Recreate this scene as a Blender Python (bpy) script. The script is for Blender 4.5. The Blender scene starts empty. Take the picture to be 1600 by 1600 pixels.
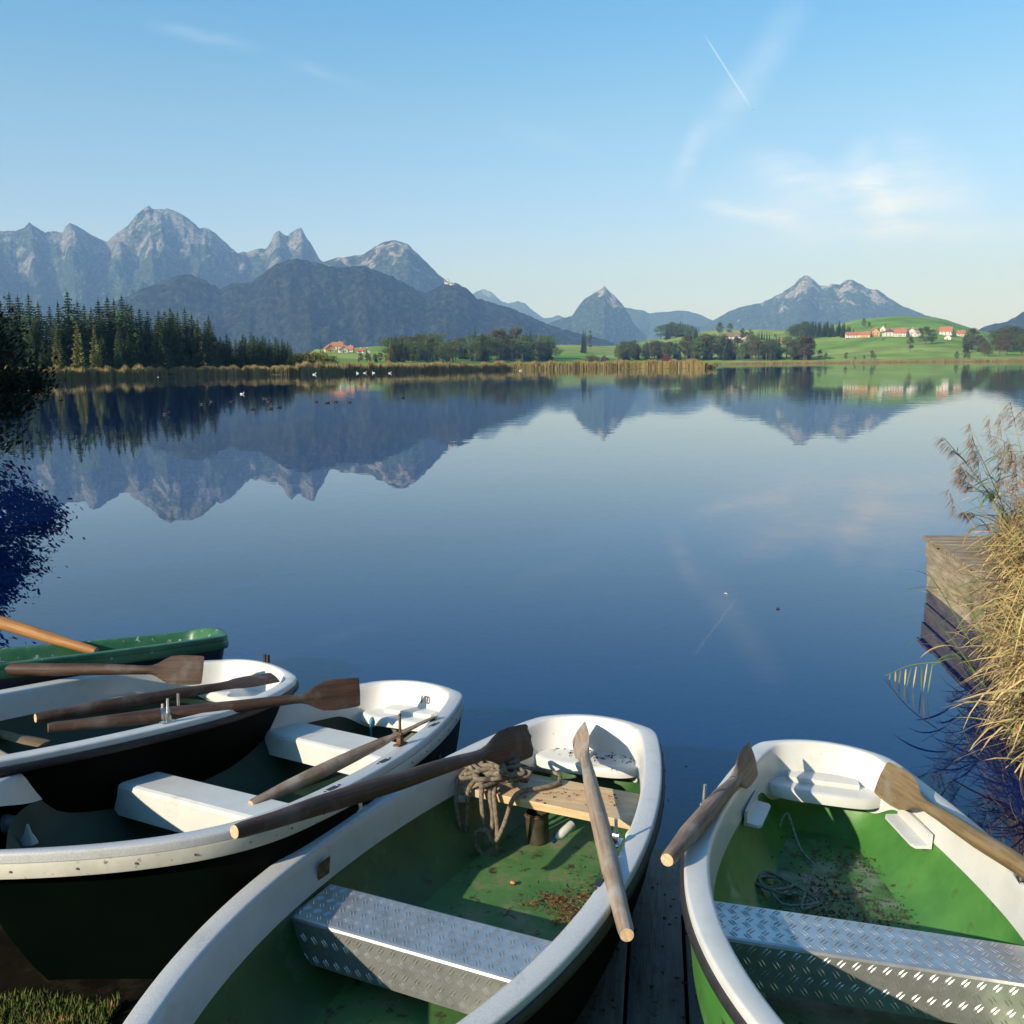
import bpy, math, random
import numpy as np
from math import sin, cos, radians, pi, sqrt, atan, atan2
from mathutils import Vector, Matrix, noise, Euler
random.seed(7)
SC = bpy.context.scene
COL = SC.collection

# ---------------------------------------------------------------- camera, sky, sun, exposure
FPX, CAM_H, Y_HOR, SLOPE = 1450.0, 2.3, 570.0, -0.0115   # focal length and horizon in pixels of the 1600 px photograph
PITCH, ROLL = atan((800 - Y_HOR) / FPX), atan(SLOPE)
cam_d = bpy.data.cameras.new('camera'); cam = bpy.data.objects.new('camera', cam_d); COL.objects.link(cam)
cam_d.sensor_fit = 'HORIZONTAL'; cam_d.sensor_width = 36.0; cam_d.lens = 36.0 * FPX / 1600.0
cam_d.clip_start = 0.05; cam_d.clip_end = 90000.0
cam.matrix_world = Matrix.Translation((0, 0, CAM_H)) @ Matrix.Rotation(pi / 2 - PITCH, 4, 'X') @ Matrix.Rotation(ROLL, 4, 'Z')
SC.camera = cam
HAZE_DENSITY = 1.05e-4
SUN_AZ, SUN_EL = radians(50), radians(25)          # the light travels 50 degrees to the right of the view direction
w = bpy.data.worlds.new('World'); SC.world = w; w.use_nodes = True
SUN_STRENGTH, SKY_STRENGTH, EXPOSURE = 5.0, 0.110, 0.50
sun_d = bpy.data.lights.new('sun', 'SUN'); sun = bpy.data.objects.new('sun', sun_d); COL.objects.link(sun)
sun_d.energy = SUN_STRENGTH; sun_d.angle = radians(0.5); sun_d.color = (1.0, 0.95, 0.88)
sun_dir = Vector((sin(SUN_AZ) * cos(SUN_EL), cos(SUN_AZ) * cos(SUN_EL), -sin(SUN_EL)))
sun.rotation_euler = sun_dir.to_track_quat('-Z', 'Y').to_euler()
SC.view_settings.view_transform = 'Standard'; SC.view_settings.look = 'None'
SC.view_settings.exposure = EXPOSURE; SC.view_settings.gamma = 1.0
SC.cycles.use_denoising = True
SC.cycles.max_bounces = 8; SC.cycles.transparent_max_bounces = 16; SC.cycles.volume_bounces = 0
SC.cycles.caustics_reflective = False; SC.cycles.caustics_refractive = False
SC.cycles.sample_clamp_indirect = 6.0

# directions through photograph pixels (used to read positions off the photograph)
_f = np.array([0, cos(PITCH), -sin(PITCH)]); _x = np.array([1.0, 0, 0]); _u = np.cross(_x, _f)
def ray(px, py):
    a, b = px - 800.0, 800.0 - py
    ux = cos(-ROLL) * a + sin(-ROLL) * b; uy = -sin(-ROLL) * a + cos(-ROLL) * b
    return _f + _x * ux / FPX + _u * uy / FPX
def at(px, py, z=None, d=None):
    R = ray(px, py); c = np.array([0, 0, CAM_H]); t = (z - CAM_H) / R[2] if z is not None else d / R[1]
    return Vector(c + R * t)

# ---------------------------------------------------------------- helpers
def N(nt, typ, **kw):
    n = nt.nodes.new(typ)
    for k, v in kw.items():
        if k.startswith('i_'):
            key = k[2:]; key = int(key) if key.isdigit() else key.replace('_', ' ')
            n.inputs[key].default_value = v
        else: setattr(n, k, v)
    return n
def ramp(nt, stops, interp='LINEAR'):
    n = nt.nodes.new('ShaderNodeValToRGB'); cr = n.color_ramp; cr.interpolation = interp
    while len(cr.elements) > 1: cr.elements.remove(cr.elements[-1])
    for i, (p, c) in enumerate(stops):
        e = cr.elements[0] if i == 0 else cr.elements.new(p)
        e.position = p; e.color = (c[0], c[1], c[2], 1) if hasattr(c, '__len__') else (c, c, c, 1)
    return n
def mathn(nt, op, a, b=None, c=None):
    n = nt.nodes.new('ShaderNodeMath'); n.operation = op
    for i, v in enumerate((a, b, c)):
        if v is None: continue
        if isinstance(v, (int, float)): n.inputs[i].default_value = v
        else: nt.links.new(v, n.inputs[i])
    return n.outputs[0]
def new_mat(name):
    m = bpy.data.materials.new(name); m.use_nodes = True; nt = m.node_tree
    return m, nt, nt.nodes['Principled BSDF']
def mat(name, c1, c2=None, scale=8, rough=0.5, stretch=(1, 1, 1), detail=6, lo=.35, hi=.65, metal=0, bump=0, bscale=None,
        spots=None, sscale=20, slo=.62, shi=.68, c3=None, c3scale=2, c3lo=.5, c3hi=.6, rand=0, spec=.5):
    """procedural surface: two tones mixed by noise, optional stains, spots and bump"""
    m, nt, bs = new_mat(name); L = nt.links.new
    tc = N(nt, 'ShaderNodeTexCoord'); mp = N(nt, 'ShaderNodeMapping'); mp.inputs['Scale'].default_value = stretch
    L(tc.outputs['Object'], mp.inputs[0])
    nz = N(nt, 'ShaderNodeTexNoise', i_Scale=scale, i_Detail=detail, i_Roughness=.6); L(mp.outputs[0], nz.inputs['Vector'])
    rp = ramp(nt, [(lo, c1), (hi, c2 or c1)]); L(nz.outputs[0], rp.inputs[0]); out = rp.outputs[0]
    def overlay(out, col, sc, lo_, hi_, st=(1, 1, 1)):
        n2 = N(nt, 'ShaderNodeTexNoise', i_Scale=sc, i_Detail=8, i_Roughness=.65); L(mp.outputs[0] if st == 1 else tc.outputs['Object'], n2.inputs['Vector'])
        r2 = ramp(nt, [(lo_, 0), (hi_, 1)]); L(n2.outputs[0], r2.inputs[0])
        mx = N(nt, 'ShaderNodeMix', data_type='RGBA'); L(r2.outputs[0], mx.inputs[0]); L(out, mx.inputs[6]); mx.inputs[7].default_value = (*col, 1)
        return mx.outputs[2]
    if c3: out = overlay(out, c3, c3scale, c3lo, c3hi)
    if spots: out = overlay(out, spots, sscale, slo, shi)
    if rand:
        oi = N(nt, 'ShaderNodeObjectInfo'); hv = N(nt, 'ShaderNodeHueSaturation')
        L(mathn(nt, 'MULTIPLY_ADD', oi.outputs['Random'], rand, 1 - rand / 2), hv.inputs['Value'])
        L(mathn(nt, 'MULTIPLY_ADD', oi.outputs['Random'], .06, .47), hv.inputs['Hue']); L(out, hv.inputs['Color']); out = hv.outputs[0]
    L(out, bs.inputs['Base Color'])
    bs.inputs['Roughness'].default_value = rough; bs.inputs['Metallic'].default_value = metal
    bs.inputs['Specular IOR Level'].default_value = spec
    if bump:
        n3 = N(nt, 'ShaderNodeTexNoise', i_Scale=bscale or scale * 3, i_Detail=6); L(mp.outputs[0], n3.inputs['Vector'])
        b = N(nt, 'ShaderNodeBump', i_Strength=1.0, i_Distance=bump); L(n3.outputs[0], b.inputs['Height']); L(b.outputs[0], bs.inputs['Normal'])
    return m

class MB:
    """mesh builder"""
    def __init__(s): s.v = []; s.f = []; s.m = []
    def add(s, vs, fs, mi=0):
        b = len(s.v); s.v += [tuple(v) for v in vs]; s.f += [tuple(b + i for i in f) for f in fs]; s.m += [mi] * len(fs)
    def box(s, c, h, M=None, bev=0, mi=0):
        cx, cy, cz = c; hx, hy, hz = h
        if bev <= 0:
            vs = [Vector((cx + a * hx, cy + b * hy, cz + d * hz)) for d in (-1, 1) for b in (-1, 1) for a in (-1, 1)]
            fs = [(0, 2, 3, 1), (4, 5, 7, 6), (0, 1, 5, 4), (2, 6, 7, 3), (0, 4, 6, 2), (1, 3, 7, 5)]
        else:
            import bmesh
            bm = bmesh.new(); bmesh.ops.create_cube(bm, size=2)
            for v in bm.verts: v.co = Vector((v.co.x * hx, v.co.y * hy, v.co.z * hz))
            bmesh.ops.bevel(bm, geom=bm.edges[:] , offset=bev, segments=2, affect='EDGES', profile=.6)
            bm.verts.index_update(); vs = [v.co + Vector(c) for v in bm.verts]; fs = [tuple(v.index for v in f.verts) for f in bm.faces]; bm.free()
        if M is not None: vs = [M @ v for v in vs]
        s.add(vs, fs, mi)
    def rings(s, R, closed=True, capa=False, capb=False, mi=0):
        """loft a list of rings"""
        n = len(R[0]); vs = [p for r_ in R for p in r_]; fs = []
        for k in range(len(R) - 1):
            for i in range(n if closed else n - 1):
                j = (i + 1) % n; fs.append((k * n + i, k * n + j, (k + 1) * n + j, (k + 1) * n + i))
        if capa: fs.append(tuple(range(n))[::-1])
        if capb: fs.append(tuple(range((len(R) - 1) * n, len(R) * n)))
        s.add(vs, fs, mi)
    def tube(s, pts, r, n=8, cap=True, mi=0):
        pts = [Vector(p) for p in pts]; R = []; up = Vector((0, 0, 1)); prev = None
        for i, p in enumerate(pts):
            t = (pts[min(i + 1, len(pts) - 1)] - pts[max(i - 1, 0)])
            if t.length < 1e-9: t = Vector((0, 0, 1))
            t.normalize()
            if prev is None: prev = t.orthogonal().normalized()
            a = (prev - t * prev.dot(t))
            a = a.normalized() if a.length > 1e-6 else t.orthogonal().normalized()
            prev = a; b = t.cross(a); rr = r[i] if hasattr(r, '__len__') else r
            R.append([p + a * cos(2 * pi * k / n) * rr + b * sin(2 * pi * k / n) * rr for k in range(n)])
        s.rings(R, True, cap, cap, mi)
    def build(s, name, mats, parent=None, smooth=False, M=None):
        me = bpy.data.meshes.new(name); me.from_pydata(s.v, [], s.f)
        if not isinstance(mats, (list, tuple)): mats = [mats]
        for m in mats: me.materials.append(m)
        if any(s.m): me.polygons.foreach_set('material_index', s.m)
        if smooth:
            me.polygons.foreach_set('use_smooth', [True] * len(me.polygons))
            if smooth != 'all': 
                try: me.set_sharp_from_angle(angle=radians(smooth if smooth is not True else 40))
                except Exception: pass
        me.update()
        o = bpy.data.objects.new(name, me); COL.objects.link(o)
        if parent: o.parent = parent
        if M is not None: o.matrix_local = M
        return o
def tag(o, label=None, cat=None, group=None, kind=None):
    if label: o['label'] = label
    if cat: o['category'] = cat
    if group: o['group'] = group
    if kind: o['kind'] = kind
    return o
def empty(name, M=None, loc=None):
    o = bpy.data.objects.new(name, None); COL.objects.link(o); o.empty_display_size = .1
    if M is not None: o.matrix_world = M
    elif loc is not None: o.location = loc
    return o
def copy_tree(o, parent=None):
    c = o.copy(); COL.objects.link(c)
    if parent: c.parent = parent; c.matrix_parent_inverse = o.matrix_parent_inverse.copy()
    for ch in list(o.children): copy_tree(ch, c)
    return c
def spline(pts, n=12):
    """Catmull-Rom through points"""
    P = [Vector(p) for p in pts]; P = [2 * P[0] - P[1]] + P + [2 * P[-1] - P[-2]]; out = []
    for i in range(1, len(P) - 2):
        a, b, c, d = P[i - 1:i + 3]
        for k in range(n):
            t = k / n; out.append(.5 * ((2 * b) + (c - a) * t + (2 * a - 5 * b + 4 * c - d) * t * t + (-a + 3 * b - 3 * c + d) * t ** 3))
    out.append(P[-2]); return out
def interp(x, pts): return float(np.interp(x, [p[0] for p in pts], [p[1] for p in pts]))
def sstep(a, b, x):
    t = min(1, max(0, (x - a) / (b - a))); return t * t * (3 - 2 * t)

# ---------------------------------------------------------------- sky
nt = w.node_tree; L = nt.links.new; bg = nt.nodes['Background']
sky = N(nt, 'ShaderNodeTexSky'); sky.sky_type = 'NISHITA'; sky.sun_disc = False
sky.sun_elevation = SUN_EL; sky.sun_rotation = SUN_AZ + pi; sky.altitude = 800; sky.air_density = 1.0; sky.dust_density = 1.2; sky.ozone_density = 2.0
hs = N(nt, 'ShaderNodeHueSaturation', i_Saturation=.95, i_Value=1.0); L(sky.outputs[0], hs.inputs['Color'])
tint = N(nt, 'ShaderNodeMix', data_type='RGBA', blend_type='MULTIPLY', i_0=1.0); L(hs.outputs[0], tint.inputs[6])
# thin cirrus and contrails live in the sky as functions of the direction looked at (azimuth, elevation)
tc = N(nt, 'ShaderNodeTexCoord'); sep = N(nt, 'ShaderNodeSeparateXYZ'); L(tc.outputs['Generated'], sep.inputs[0])
AZ = mathn(nt, 'ARCTAN2', sep.outputs[0], sep.outputs[1]); EL = mathn(nt, 'ARCSINE', sep.outputs[2])
tr_ = ramp(nt, [(0, (.70, .74, 1.0)), (.117, (.86, .88, .98)), (.245, (.78, 1.0, .86)), (.37, (.46, 1.0, .97))]); L(EL, tr_.inputs[0])   # the photograph's clear cyan towards the zenith
tg = N(nt, 'ShaderNodeMix', data_type='RGBA', blend_type='MULTIPLY', i_0=1.0); L(tr_.outputs[0], tg.inputs[6]); tg.inputs[7].default_value = (1.04, 1.14, 1.50, 1); L(tg.outputs[2], tint.inputs[7])
cmb = N(nt, 'ShaderNodeCombineXYZ'); L(AZ, cmb.inputs[0]); L(EL, cmb.inputs[1])
def azel(px, py):
    R = ray(px, py); return atan2(R[0], R[1]), atan2(R[2], sqrt(R[0] ** 2 + R[1] ** 2))
nzw = N(nt, 'ShaderNodeTexNoise', i_Scale=14.0, i_Detail=5.0, i_Roughness=.6); L(cmb.outputs[0], nzw.inputs['Vector'])
nzs = N(nt, 'ShaderNodeTexNoise', i_Scale=9.0, i_Detail=12.0, i_Roughness=.68)
mps = N(nt, 'ShaderNodeMapping'); mps.inputs['Rotation'].default_value = (0, 0, -.25); mps.inputs['Scale'].default_value = (1.5, 6, 1); L(cmb.outputs[0], mps.inputs[0]); L(mps.outputs[0], nzs.inputs['Vector'])
wisp = ramp(nt, [(.38, 0), (.72, 1)]); L(nzs.outputs[0], wisp.inputs[0])
cloud = None
def streak(p1, p2, wid, amt, soft=1.0, warp=.03, t1=0.15, texture=True):
    """a streak between two directions; returns its density"""
    global cloud
    a1, e1 = azel(*p1); a2, e2 = azel(*p2); ln = sqrt((a2 - a1) ** 2 + (e2 - e1) ** 2); dx, dy = (a2 - a1) / ln, (e2 - e1) / ln
    wz = mathn(nt, 'MULTIPLY', mathn(nt, 'SUBTRACT', nzw.outputs[0], .5), warp)
    A = mathn(nt, 'SUBTRACT', AZ, a1); E_ = mathn(nt, 'ADD', mathn(nt, 'SUBTRACT', EL, e1), wz)
    along = mathn(nt, 'ADD', mathn(nt, 'MULTIPLY', A, dx / ln), mathn(nt, 'MULTIPLY', E_, dy / ln))
    acr = mathn(nt, 'ABSOLUTE', mathn(nt, 'ADD', mathn(nt, 'MULTIPLY', A, -dy), mathn(nt, 'MULTIPLY', E_, dx)))
    m = N(nt, 'ShaderNodeMapRange', interpolation_type='SMOOTHSTEP'); L(acr, m.inputs[0]); m.inputs[1].default_value = 0; m.inputs[2].default_value = wid * FPX ** 0 / 1450.; m.inputs[3].default_value = 1; m.inputs[4].default_value = 0
    b0 = N(nt, 'ShaderNodeMapRange', interpolation_type='SMOOTHSTEP'); L(along, b0.inputs[0]); b0.inputs[1].default_value = -.05; b0.inputs[2].default_value = t1
    b1 = N(nt, 'ShaderNodeMapRange', interpolation_type='SMOOTHSTEP'); L(along, b1.inputs[0]); b1.inputs[1].default_value = 1 - t1; b1.inputs[2].default_value = 1.05; b1.inputs[3].default_value = 1; b1.inputs[4].default_value = 0
    d = mathn(nt, 'MULTIPLY', mathn(nt, 'MULTIPLY', m.outputs[0], b0.outputs[0]), mathn(nt, 'MULTIPLY', b1.outputs[0], amt))
    if texture: d = mathn(nt, 'MULTIPLY', d, mathn(nt, 'MULTIPLY_ADD', wisp.outputs[0], .8, .35))
    cloud = d if cloud is None else mathn(nt, 'ADD', cloud, d)
streak((1085, 318), (1270, 352), 16, .55, warp=.015, t1=.3)
streak((1060, 320), (1560, 330), 85, .42, warp=.06, t1=.45)
streak((1320, 225), (1402, 362), 42, .70, warp=.04, t1=.25)
streak((1330, 240), (1560, 345), 75, .50, warp=.06, t1=.4)
streak((1140, 240), (1350, 320), 42, .36, warp=.05, t1=.4)
streak((1250, 358), (1700, 360), 22, .42, warp=.015, t1=.3)
streak((1046, 310), (1106, 176), 22, .30, warp=.015, t1=.35)
streak((1090, 240), (1270, -30), 38, .24, warp=.03, t1=.35)
streak((1098, 50), (1176, 172), 2.2, .36, warp=0, t1=.25, texture=False)
streak((200, 28), (430, 86), 15, .15, warp=.02, t1=.45)
streak((430, 90), (590, 142), 12, .13, warp=.02, t1=.45)
streak((760, 190), (950, 245), 20, .11, warp=.02, t1=.45)
cl = N(nt, 'ShaderNodeClamp'); L(cloud, cl.inputs[0])
mixc = N(nt, 'ShaderNodeMix', data_type='RGBA'); L(cl.outputs[0], mixc.inputs[0]); L(tint.outputs[2], mixc.inputs[6]); mixc.inputs[7].default_value = (6.2, 7.3, 9.6, 1)
L(mixc.outputs[2], bg.inputs['Color']); bg.inputs['Strength'].default_value = SKY_STRENGTH
SKY = (sky, hs, mixc)

# ---------------------------------------------------------------- water
m_water = bpy.data.materials.new('lake_water'); m_water.use_nodes = True; nt = m_water.node_tree; L = nt.links.new
nt.nodes.remove(nt.nodes['Principled BSDF']); outn = nt.nodes['Material Output']
tc = N(nt, 'ShaderNodeTexCoord'); geo = N(nt, 'ShaderNodeNewGeometry')
mp = N(nt, 'ShaderNodeMapping'); mp.inputs['Scale'].default_value = (.55, 1.2, 1); L(tc.outputs['Object'], mp.inputs[0])
n1 = N(nt, 'ShaderNodeTexNoise', i_Scale=.9, i_Detail=3.0, i_Roughness=.5); L(mp.outputs[0], n1.inputs['Vector'])
n2 = N(nt, 'ShaderNodeTexNoise', i_Scale=.016, i_Detail=4.0); mp2 = N(nt, 'ShaderNodeMapping'); mp2.inputs['Scale'].default_value = (.45, 1.6, 1); L(tc.outputs['Object'], mp2.inputs[0]); L(mp2.outputs[0], n2.inputs['Vector'])
patch = ramp(nt, [(.42, .34), (.62, 1.1)]); L(n2.outputs[0], patch.inputs[0])
sepw = N(nt, 'ShaderNodeSeparateXYZ'); L(tc.outputs['Object'], sepw.inputs[0])
near = N(nt, 'ShaderNodeMapRange'); L(sepw.outputs[1], near.inputs[0]); near.inputs[1].default_value = 6; near.inputs[2].default_value = 60; near.inputs[3].default_value = .22; near.inputs[4].default_value = 1.0
bmp = N(nt, 'ShaderNodeBump', i_Distance=.0062); L(mathn(nt, 'MULTIPLY', patch.outputs[0], near.outputs[0]), bmp.inputs['Strength']); L(n1.outputs[0], bmp.inputs['Height'])
fr = N(nt, 'ShaderNodeFresnel', i_IOR=1.64); L(bmp.outputs[0], fr.inputs['Normal'])
gl = N(nt, 'ShaderNodeBsdfGlossy', i_Roughness=.0); gl.inputs['Color'].default_value = (.95, .99, 1.0, 1); L(bmp.outputs[0], gl.inputs['Normal'])
tr = N(nt, 'ShaderNodeBsdfTransparent'); tr.inputs['Color'].default_value = (.40, .55, .60, 1)
df = N(nt, 'ShaderNodeBsdfDiffuse'); df.inputs['Color'].default_value = (.005, .026, .150, 1)
body = N(nt, 'ShaderNodeMixShader', i_0=.55); L(tr.outputs[0], body.inputs[1]); L(df.outputs[0], body.inputs[2])
mxs = N(nt, 'ShaderNodeMixShader'); L(fr.outputs[0], mxs.inputs[0]); L(body.outputs[0], mxs.inputs[1]); L(gl.outputs[0], mxs.inputs[2]); L(mxs.outputs[0], outn.inputs['Surface'])
b = MB(); b.add([(-4000, -6, 0), (4000, -6, 0), (4000, 3200, 0), (-4000, 3200, 0)], [(0, 1, 2, 3)])
tag(b.build('lake_water', m_water), kind='structure')

# ---------------------------------------------------------------- near shore and lake bed
SHORE = [(-60, 30), (-22, 24), (-15.5, 19), (-11, 12), (-6.5, 7.0), (-3.4, 5.0), (-.5, 4.2), (1.4, 4.1), (2.9, 4.6), (3.6, 6.0), (5.0, 7.2), (8.0, 9.5), (14, 12), (30, 17), (60, 22)]
def shore_y(x): return interp(x, SHORE)
def ground_z(x, y):
    d = (shore_y(x) - y)
    h = .055 * d if d > 0 else .16 * d
    h = min(h, .30 + .02 * max(0, d)) if d > 0 else max(h, -1.6)
    return h - .035 + .02 * noise.noise(Vector((x * .8, y * .8, 0))) + .008 * noise.noise(Vector((x * 5, y * 5, 3)))
m_shore = mat('wet_shore_mud', (.005, .005, .004), (.014, .012, .008), scale=3, rough=1.0, spec=.03, c3=(.02, .017, .011), c3scale=9, bump=.01)  # near-black tone puts the shadow under the boats into the ground colour
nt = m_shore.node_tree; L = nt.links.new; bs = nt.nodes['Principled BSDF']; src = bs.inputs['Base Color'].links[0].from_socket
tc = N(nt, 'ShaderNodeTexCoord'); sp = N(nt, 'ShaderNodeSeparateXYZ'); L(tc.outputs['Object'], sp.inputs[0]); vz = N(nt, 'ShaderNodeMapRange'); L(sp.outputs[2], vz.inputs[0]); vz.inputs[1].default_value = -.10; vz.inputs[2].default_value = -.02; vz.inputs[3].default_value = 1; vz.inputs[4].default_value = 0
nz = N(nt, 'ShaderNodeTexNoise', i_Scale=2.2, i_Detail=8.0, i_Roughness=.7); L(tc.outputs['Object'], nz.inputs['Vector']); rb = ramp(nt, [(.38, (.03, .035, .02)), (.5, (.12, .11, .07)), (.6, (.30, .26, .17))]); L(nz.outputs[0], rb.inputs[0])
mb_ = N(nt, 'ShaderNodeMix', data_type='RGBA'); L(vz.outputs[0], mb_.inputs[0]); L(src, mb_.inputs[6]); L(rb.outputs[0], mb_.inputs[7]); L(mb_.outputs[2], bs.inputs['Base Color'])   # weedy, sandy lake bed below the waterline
def grid(x0, x1, nx, y0, y1, ny, fz, warp=1.0):
    b = MB(); vs = []
    for j in range(ny + 1):
        for i in range(nx + 1):
            u = i / nx * 2 - 1; u = (abs(u) ** warp) * (1 if u > 0 else -1); x = (x0 + x1) / 2 + u * (x1 - x0) / 2
            v = j / ny; y = y0 + (y1 - y0) * v ** warp; vs.append((x, y, fz(x, y)))
    b.add(vs, [(j * (nx + 1) + i, j * (nx + 1) + i + 1, (j + 1) * (nx + 1) + i + 1, (j + 1) * (nx + 1) + i) for j in range(ny) for i in range(nx)])
    return b
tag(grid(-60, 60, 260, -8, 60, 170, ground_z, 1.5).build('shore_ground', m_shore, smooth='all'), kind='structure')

# ---------------------------------------------------------------- far land: meadows and low hills beyond the lake
def px_of(az): return 800 + FPX * math.tan(az) * 1.0     # close enough for profile look-ups
RS = [(-1400, 200), (-200, 200), (0, 225), (100, 236), (290, 300), (460, 312), (650, 372), (800, 430), (1000, 440), (1100, 400), (1116, 405), (1124, 1150), (1300, 1120), (1600, 1050), (2600, 900)]
HC = [(-1400, 2), (300, 4), (470, 6), (500, 25), (640, 27), (700, 28), (840, 36), (900, 46), (960, 44), (1040, 58), (1110, 72), (1180, 74), (1240, 70), (1300, 80), (1340, 92), (1400, 96), (1460, 88), (1520, 62), (1600, 40), (2200, 60)]
def shore_r(px): return interp(px, RS)
def land_h(px, r):
    rs = shore_r(px); rc = 2300 if px > 1000 else interp(px, [(300, 1200), (600, 1200), (1000, 2300)])
    if r < rs: return max(-6.0, -.03 * (rs - r)) - .3
    h = .55 + .012 * min(r - rs, 80)
    r1 = max(rs + 60, interp(px, [(480, 560), (640, 680), (850, 1000), (1100, 1250)]))
    t = sstep(r1 * .92, rc, r)
    h += interp(px, HC) * (t * .7 + .3 * min(1, max(0, (r - r1 * .95) / (rc - r1 * .95))))
    if r > rc: h -= (r - rc) * .01
    n = noise.noise(Vector((px * .006, r * .0022, 1.3))) * 7 * t
    return max(.5, h + n)
m_land, nt, bs = new_mat('meadow'); L = nt.links.new
tc = N(nt, 'ShaderNodeTexCoord')
mpl = N(nt, 'ShaderNodeMapping'); mpl.inputs['Scale'].default_value = (.0035, .011, .02); mpl.inputs['Rotation'].default_value = (0, 0, .15); L(tc.outputs['Object'], mpl.inputs[0])
v1 = N(nt, 'ShaderNodeTexVoronoi', i_Scale=1.0); L(mpl.outputs[0], v1.inputs['Vector'])
sv = N(nt, 'ShaderNodeSeparateColor'); L(v1.outputs['Color'], sv.inputs[0])
r1 = ramp(nt, [(0, (.13, .24, .035)), (.3, (.18, .29, .05)), (.6, (.24, .31, .075)), (.85, (.15, .27, .04)), (1, (.32, .32, .10))]); L(sv.outputs[0], r1.inputs[0])
nz = N(nt, 'ShaderNodeTexNoise', i_Scale=.02, i_Detail=8.0); L(tc.outputs['Object'], nz.inputs['Vector'])
rr = ramp(nt, [(.4, (.75, .75, .75)), (.6, (1.1, 1.1, 1.1))]); L(nz.outputs[0], rr.inputs[0])
mx = N(nt, 'ShaderNodeMix', data_type='RGBA', blend_type='MULTIPLY'); mx.inputs[0].default_value = 1; L(r1.outputs[0], mx.inputs[6]); L(rr.outputs[0], mx.inputs[7])
# damp straw coloured ground close to the lake
sp = N(nt, 'ShaderNodeSeparateXYZ'); L(tc.outputs['Object'], sp.inputs[0])
lowm = ramp(nt, [(0, 1), (1, 0)]); L(mathn(nt, 'DIVIDE', sp.outputs[2], 2.2), lowm.inputs[0])
mx2 = N(nt, 'ShaderNodeMix', data_type='RGBA'); L(lowm.outputs[0], mx2.inputs[0]); L(mx.outputs[2], mx2.inputs[6]); mx2.inputs[7].default_value = (.16, .13, .05, 1)
L(mx2.outputs[2], bs.inputs['Base Color']); bs.inputs['Roughness'].default_value = .95; bs.inputs['Specular IOR Level'].default_value = .1
b = MB(); vs = []; azs = []
px = -1500.0
while px < 3200:
    azs.append(px); px += 5 if 1080 < px < 1150 else (14 if -100 < px < 1700 else 60)
rad = []; r_ = 90.0
while r_ < 16500: rad.append(r_); r_ *= (1.022 if r_ < 3000 else 1.15)
for p in azs:
    a = atan2(p - 800, FPX)
    for r_ in rad: vs.append((sin(a) * r_, cos(a) * r_, land_h(p, r_)))
nr = len(rad)
b.add(vs, [(i * nr + j, (i + 1) * nr + j, (i + 1) * nr + j + 1, i * nr + j + 1) for i in range(len(azs) - 1) for j in range(nr - 1)])
tag(b.build('meadow_hills', m_land, smooth='all'), kind='structure')
def ground_hit(px, py, rmin=None):
    """where the view ray through a photograph pixel meets the far land"""
    R = ray(px, py); hx = sqrt(R[0] ** 2 + R[1] ** 2); pe = 800 + FPX * R[0] / R[1]
    r_ = max(rmin or 0, shore_r(pe) + 3)
    while r_ < 6000:
        z = CAM_H + R[2] / hx * r_; h = land_h(pe, r_)
        if z <= h: break
        r_ *= 1.004
    return Vector((R[0] / hx * r_, R[1] / hx * r_, land_h(pe, r_)))

# ---------------------------------------------------------------- mountains
def mountain_mat(name, rock_lo, rock_hi, rock=(.40, .38, .35), forest=(.030, .045, .022), grass=(.07, .09, .035), pale=.66):
    m, nt, bs = new_mat(name); L = nt.links.new
    tc = N(nt, 'ShaderNodeTexCoord'); sp = N(nt, 'ShaderNodeSeparateXYZ'); L(tc.outputs['Object'], sp.inputs[0])
    mp = N(nt, 'ShaderNodeMapping'); mp.inputs['Scale'].default_value = (1, 1, .35); L(tc.outputs['Object'], mp.inputs[0])
    n1 = N(nt, 'ShaderNodeTexNoise', i_Scale=.0062, i_Detail=12.0, i_Roughness=.68); L(mp.outputs[0], n1.inputs['Vector'])
    n2 = N(nt, 'ShaderNodeTexNoise', i_Scale=.03, i_Detail=6.0, i_Roughness=.7); L(tc.outputs['Object'], n2.inputs['Vector'])
    fr = ramp(nt, [(.38, tuple(c * .2 for c in forest)), (.5, forest), (.62, tuple(c * 3.2 for c in forest))]); L(n2.outputs[0], fr.inputs[0])
    rk = ramp(nt, [(.38, tuple(c * .35 for c in rock)), (.62, tuple(c * 1.15 for c in rock))]); L(n2.outputs[0], rk.inputs[0])
    h = N(nt, 'ShaderNodeMapRange'); L(sp.outputs[2], h.inputs[0]); h.inputs[1].default_value = rock_lo; h.inputs[2].default_value = rock_hi; h.inputs[3].default_value = -.22; h.inputs[4].default_value = .12
    s = mathn(nt, 'ADD', n1.outputs[0], h.outputs[0])
    s2 = ramp(nt, [(pale - .09, 0), (pale - .05, 1)]); L(s, s2.inputs[0])
    gr = ramp(nt, [(.48, 0), (.60, 1)]); L(s, gr.inputs[0])
    a = N(nt, 'ShaderNodeMix', data_type='RGBA'); L(gr.outputs[0], a.inputs[0]); L(fr.outputs[0], a.inputs[6]); a.inputs[7].default_value = (*grass, 1)
    c = N(nt, 'ShaderNodeMix', data_type='RGBA'); L(s2.outputs[0], c.inputs[0]); L(a.outputs[2], c.inputs[6]); L(rk.outputs[0], c.inputs[7])
    L(c.outputs[2], bs.inputs['Base Color']); bs.inputs['Roughness'].default_value = 1; bs.inputs['Specular IOR Level'].default_value = 0
    bp = N(nt, 'ShaderNodeBump', i_Distance=45.0, i_Strength=1.0); L(n2.outputs[0], bp.inputs['Height']); L(bp.outputs[0], bs.inputs['Normal'])
    return m
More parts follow.
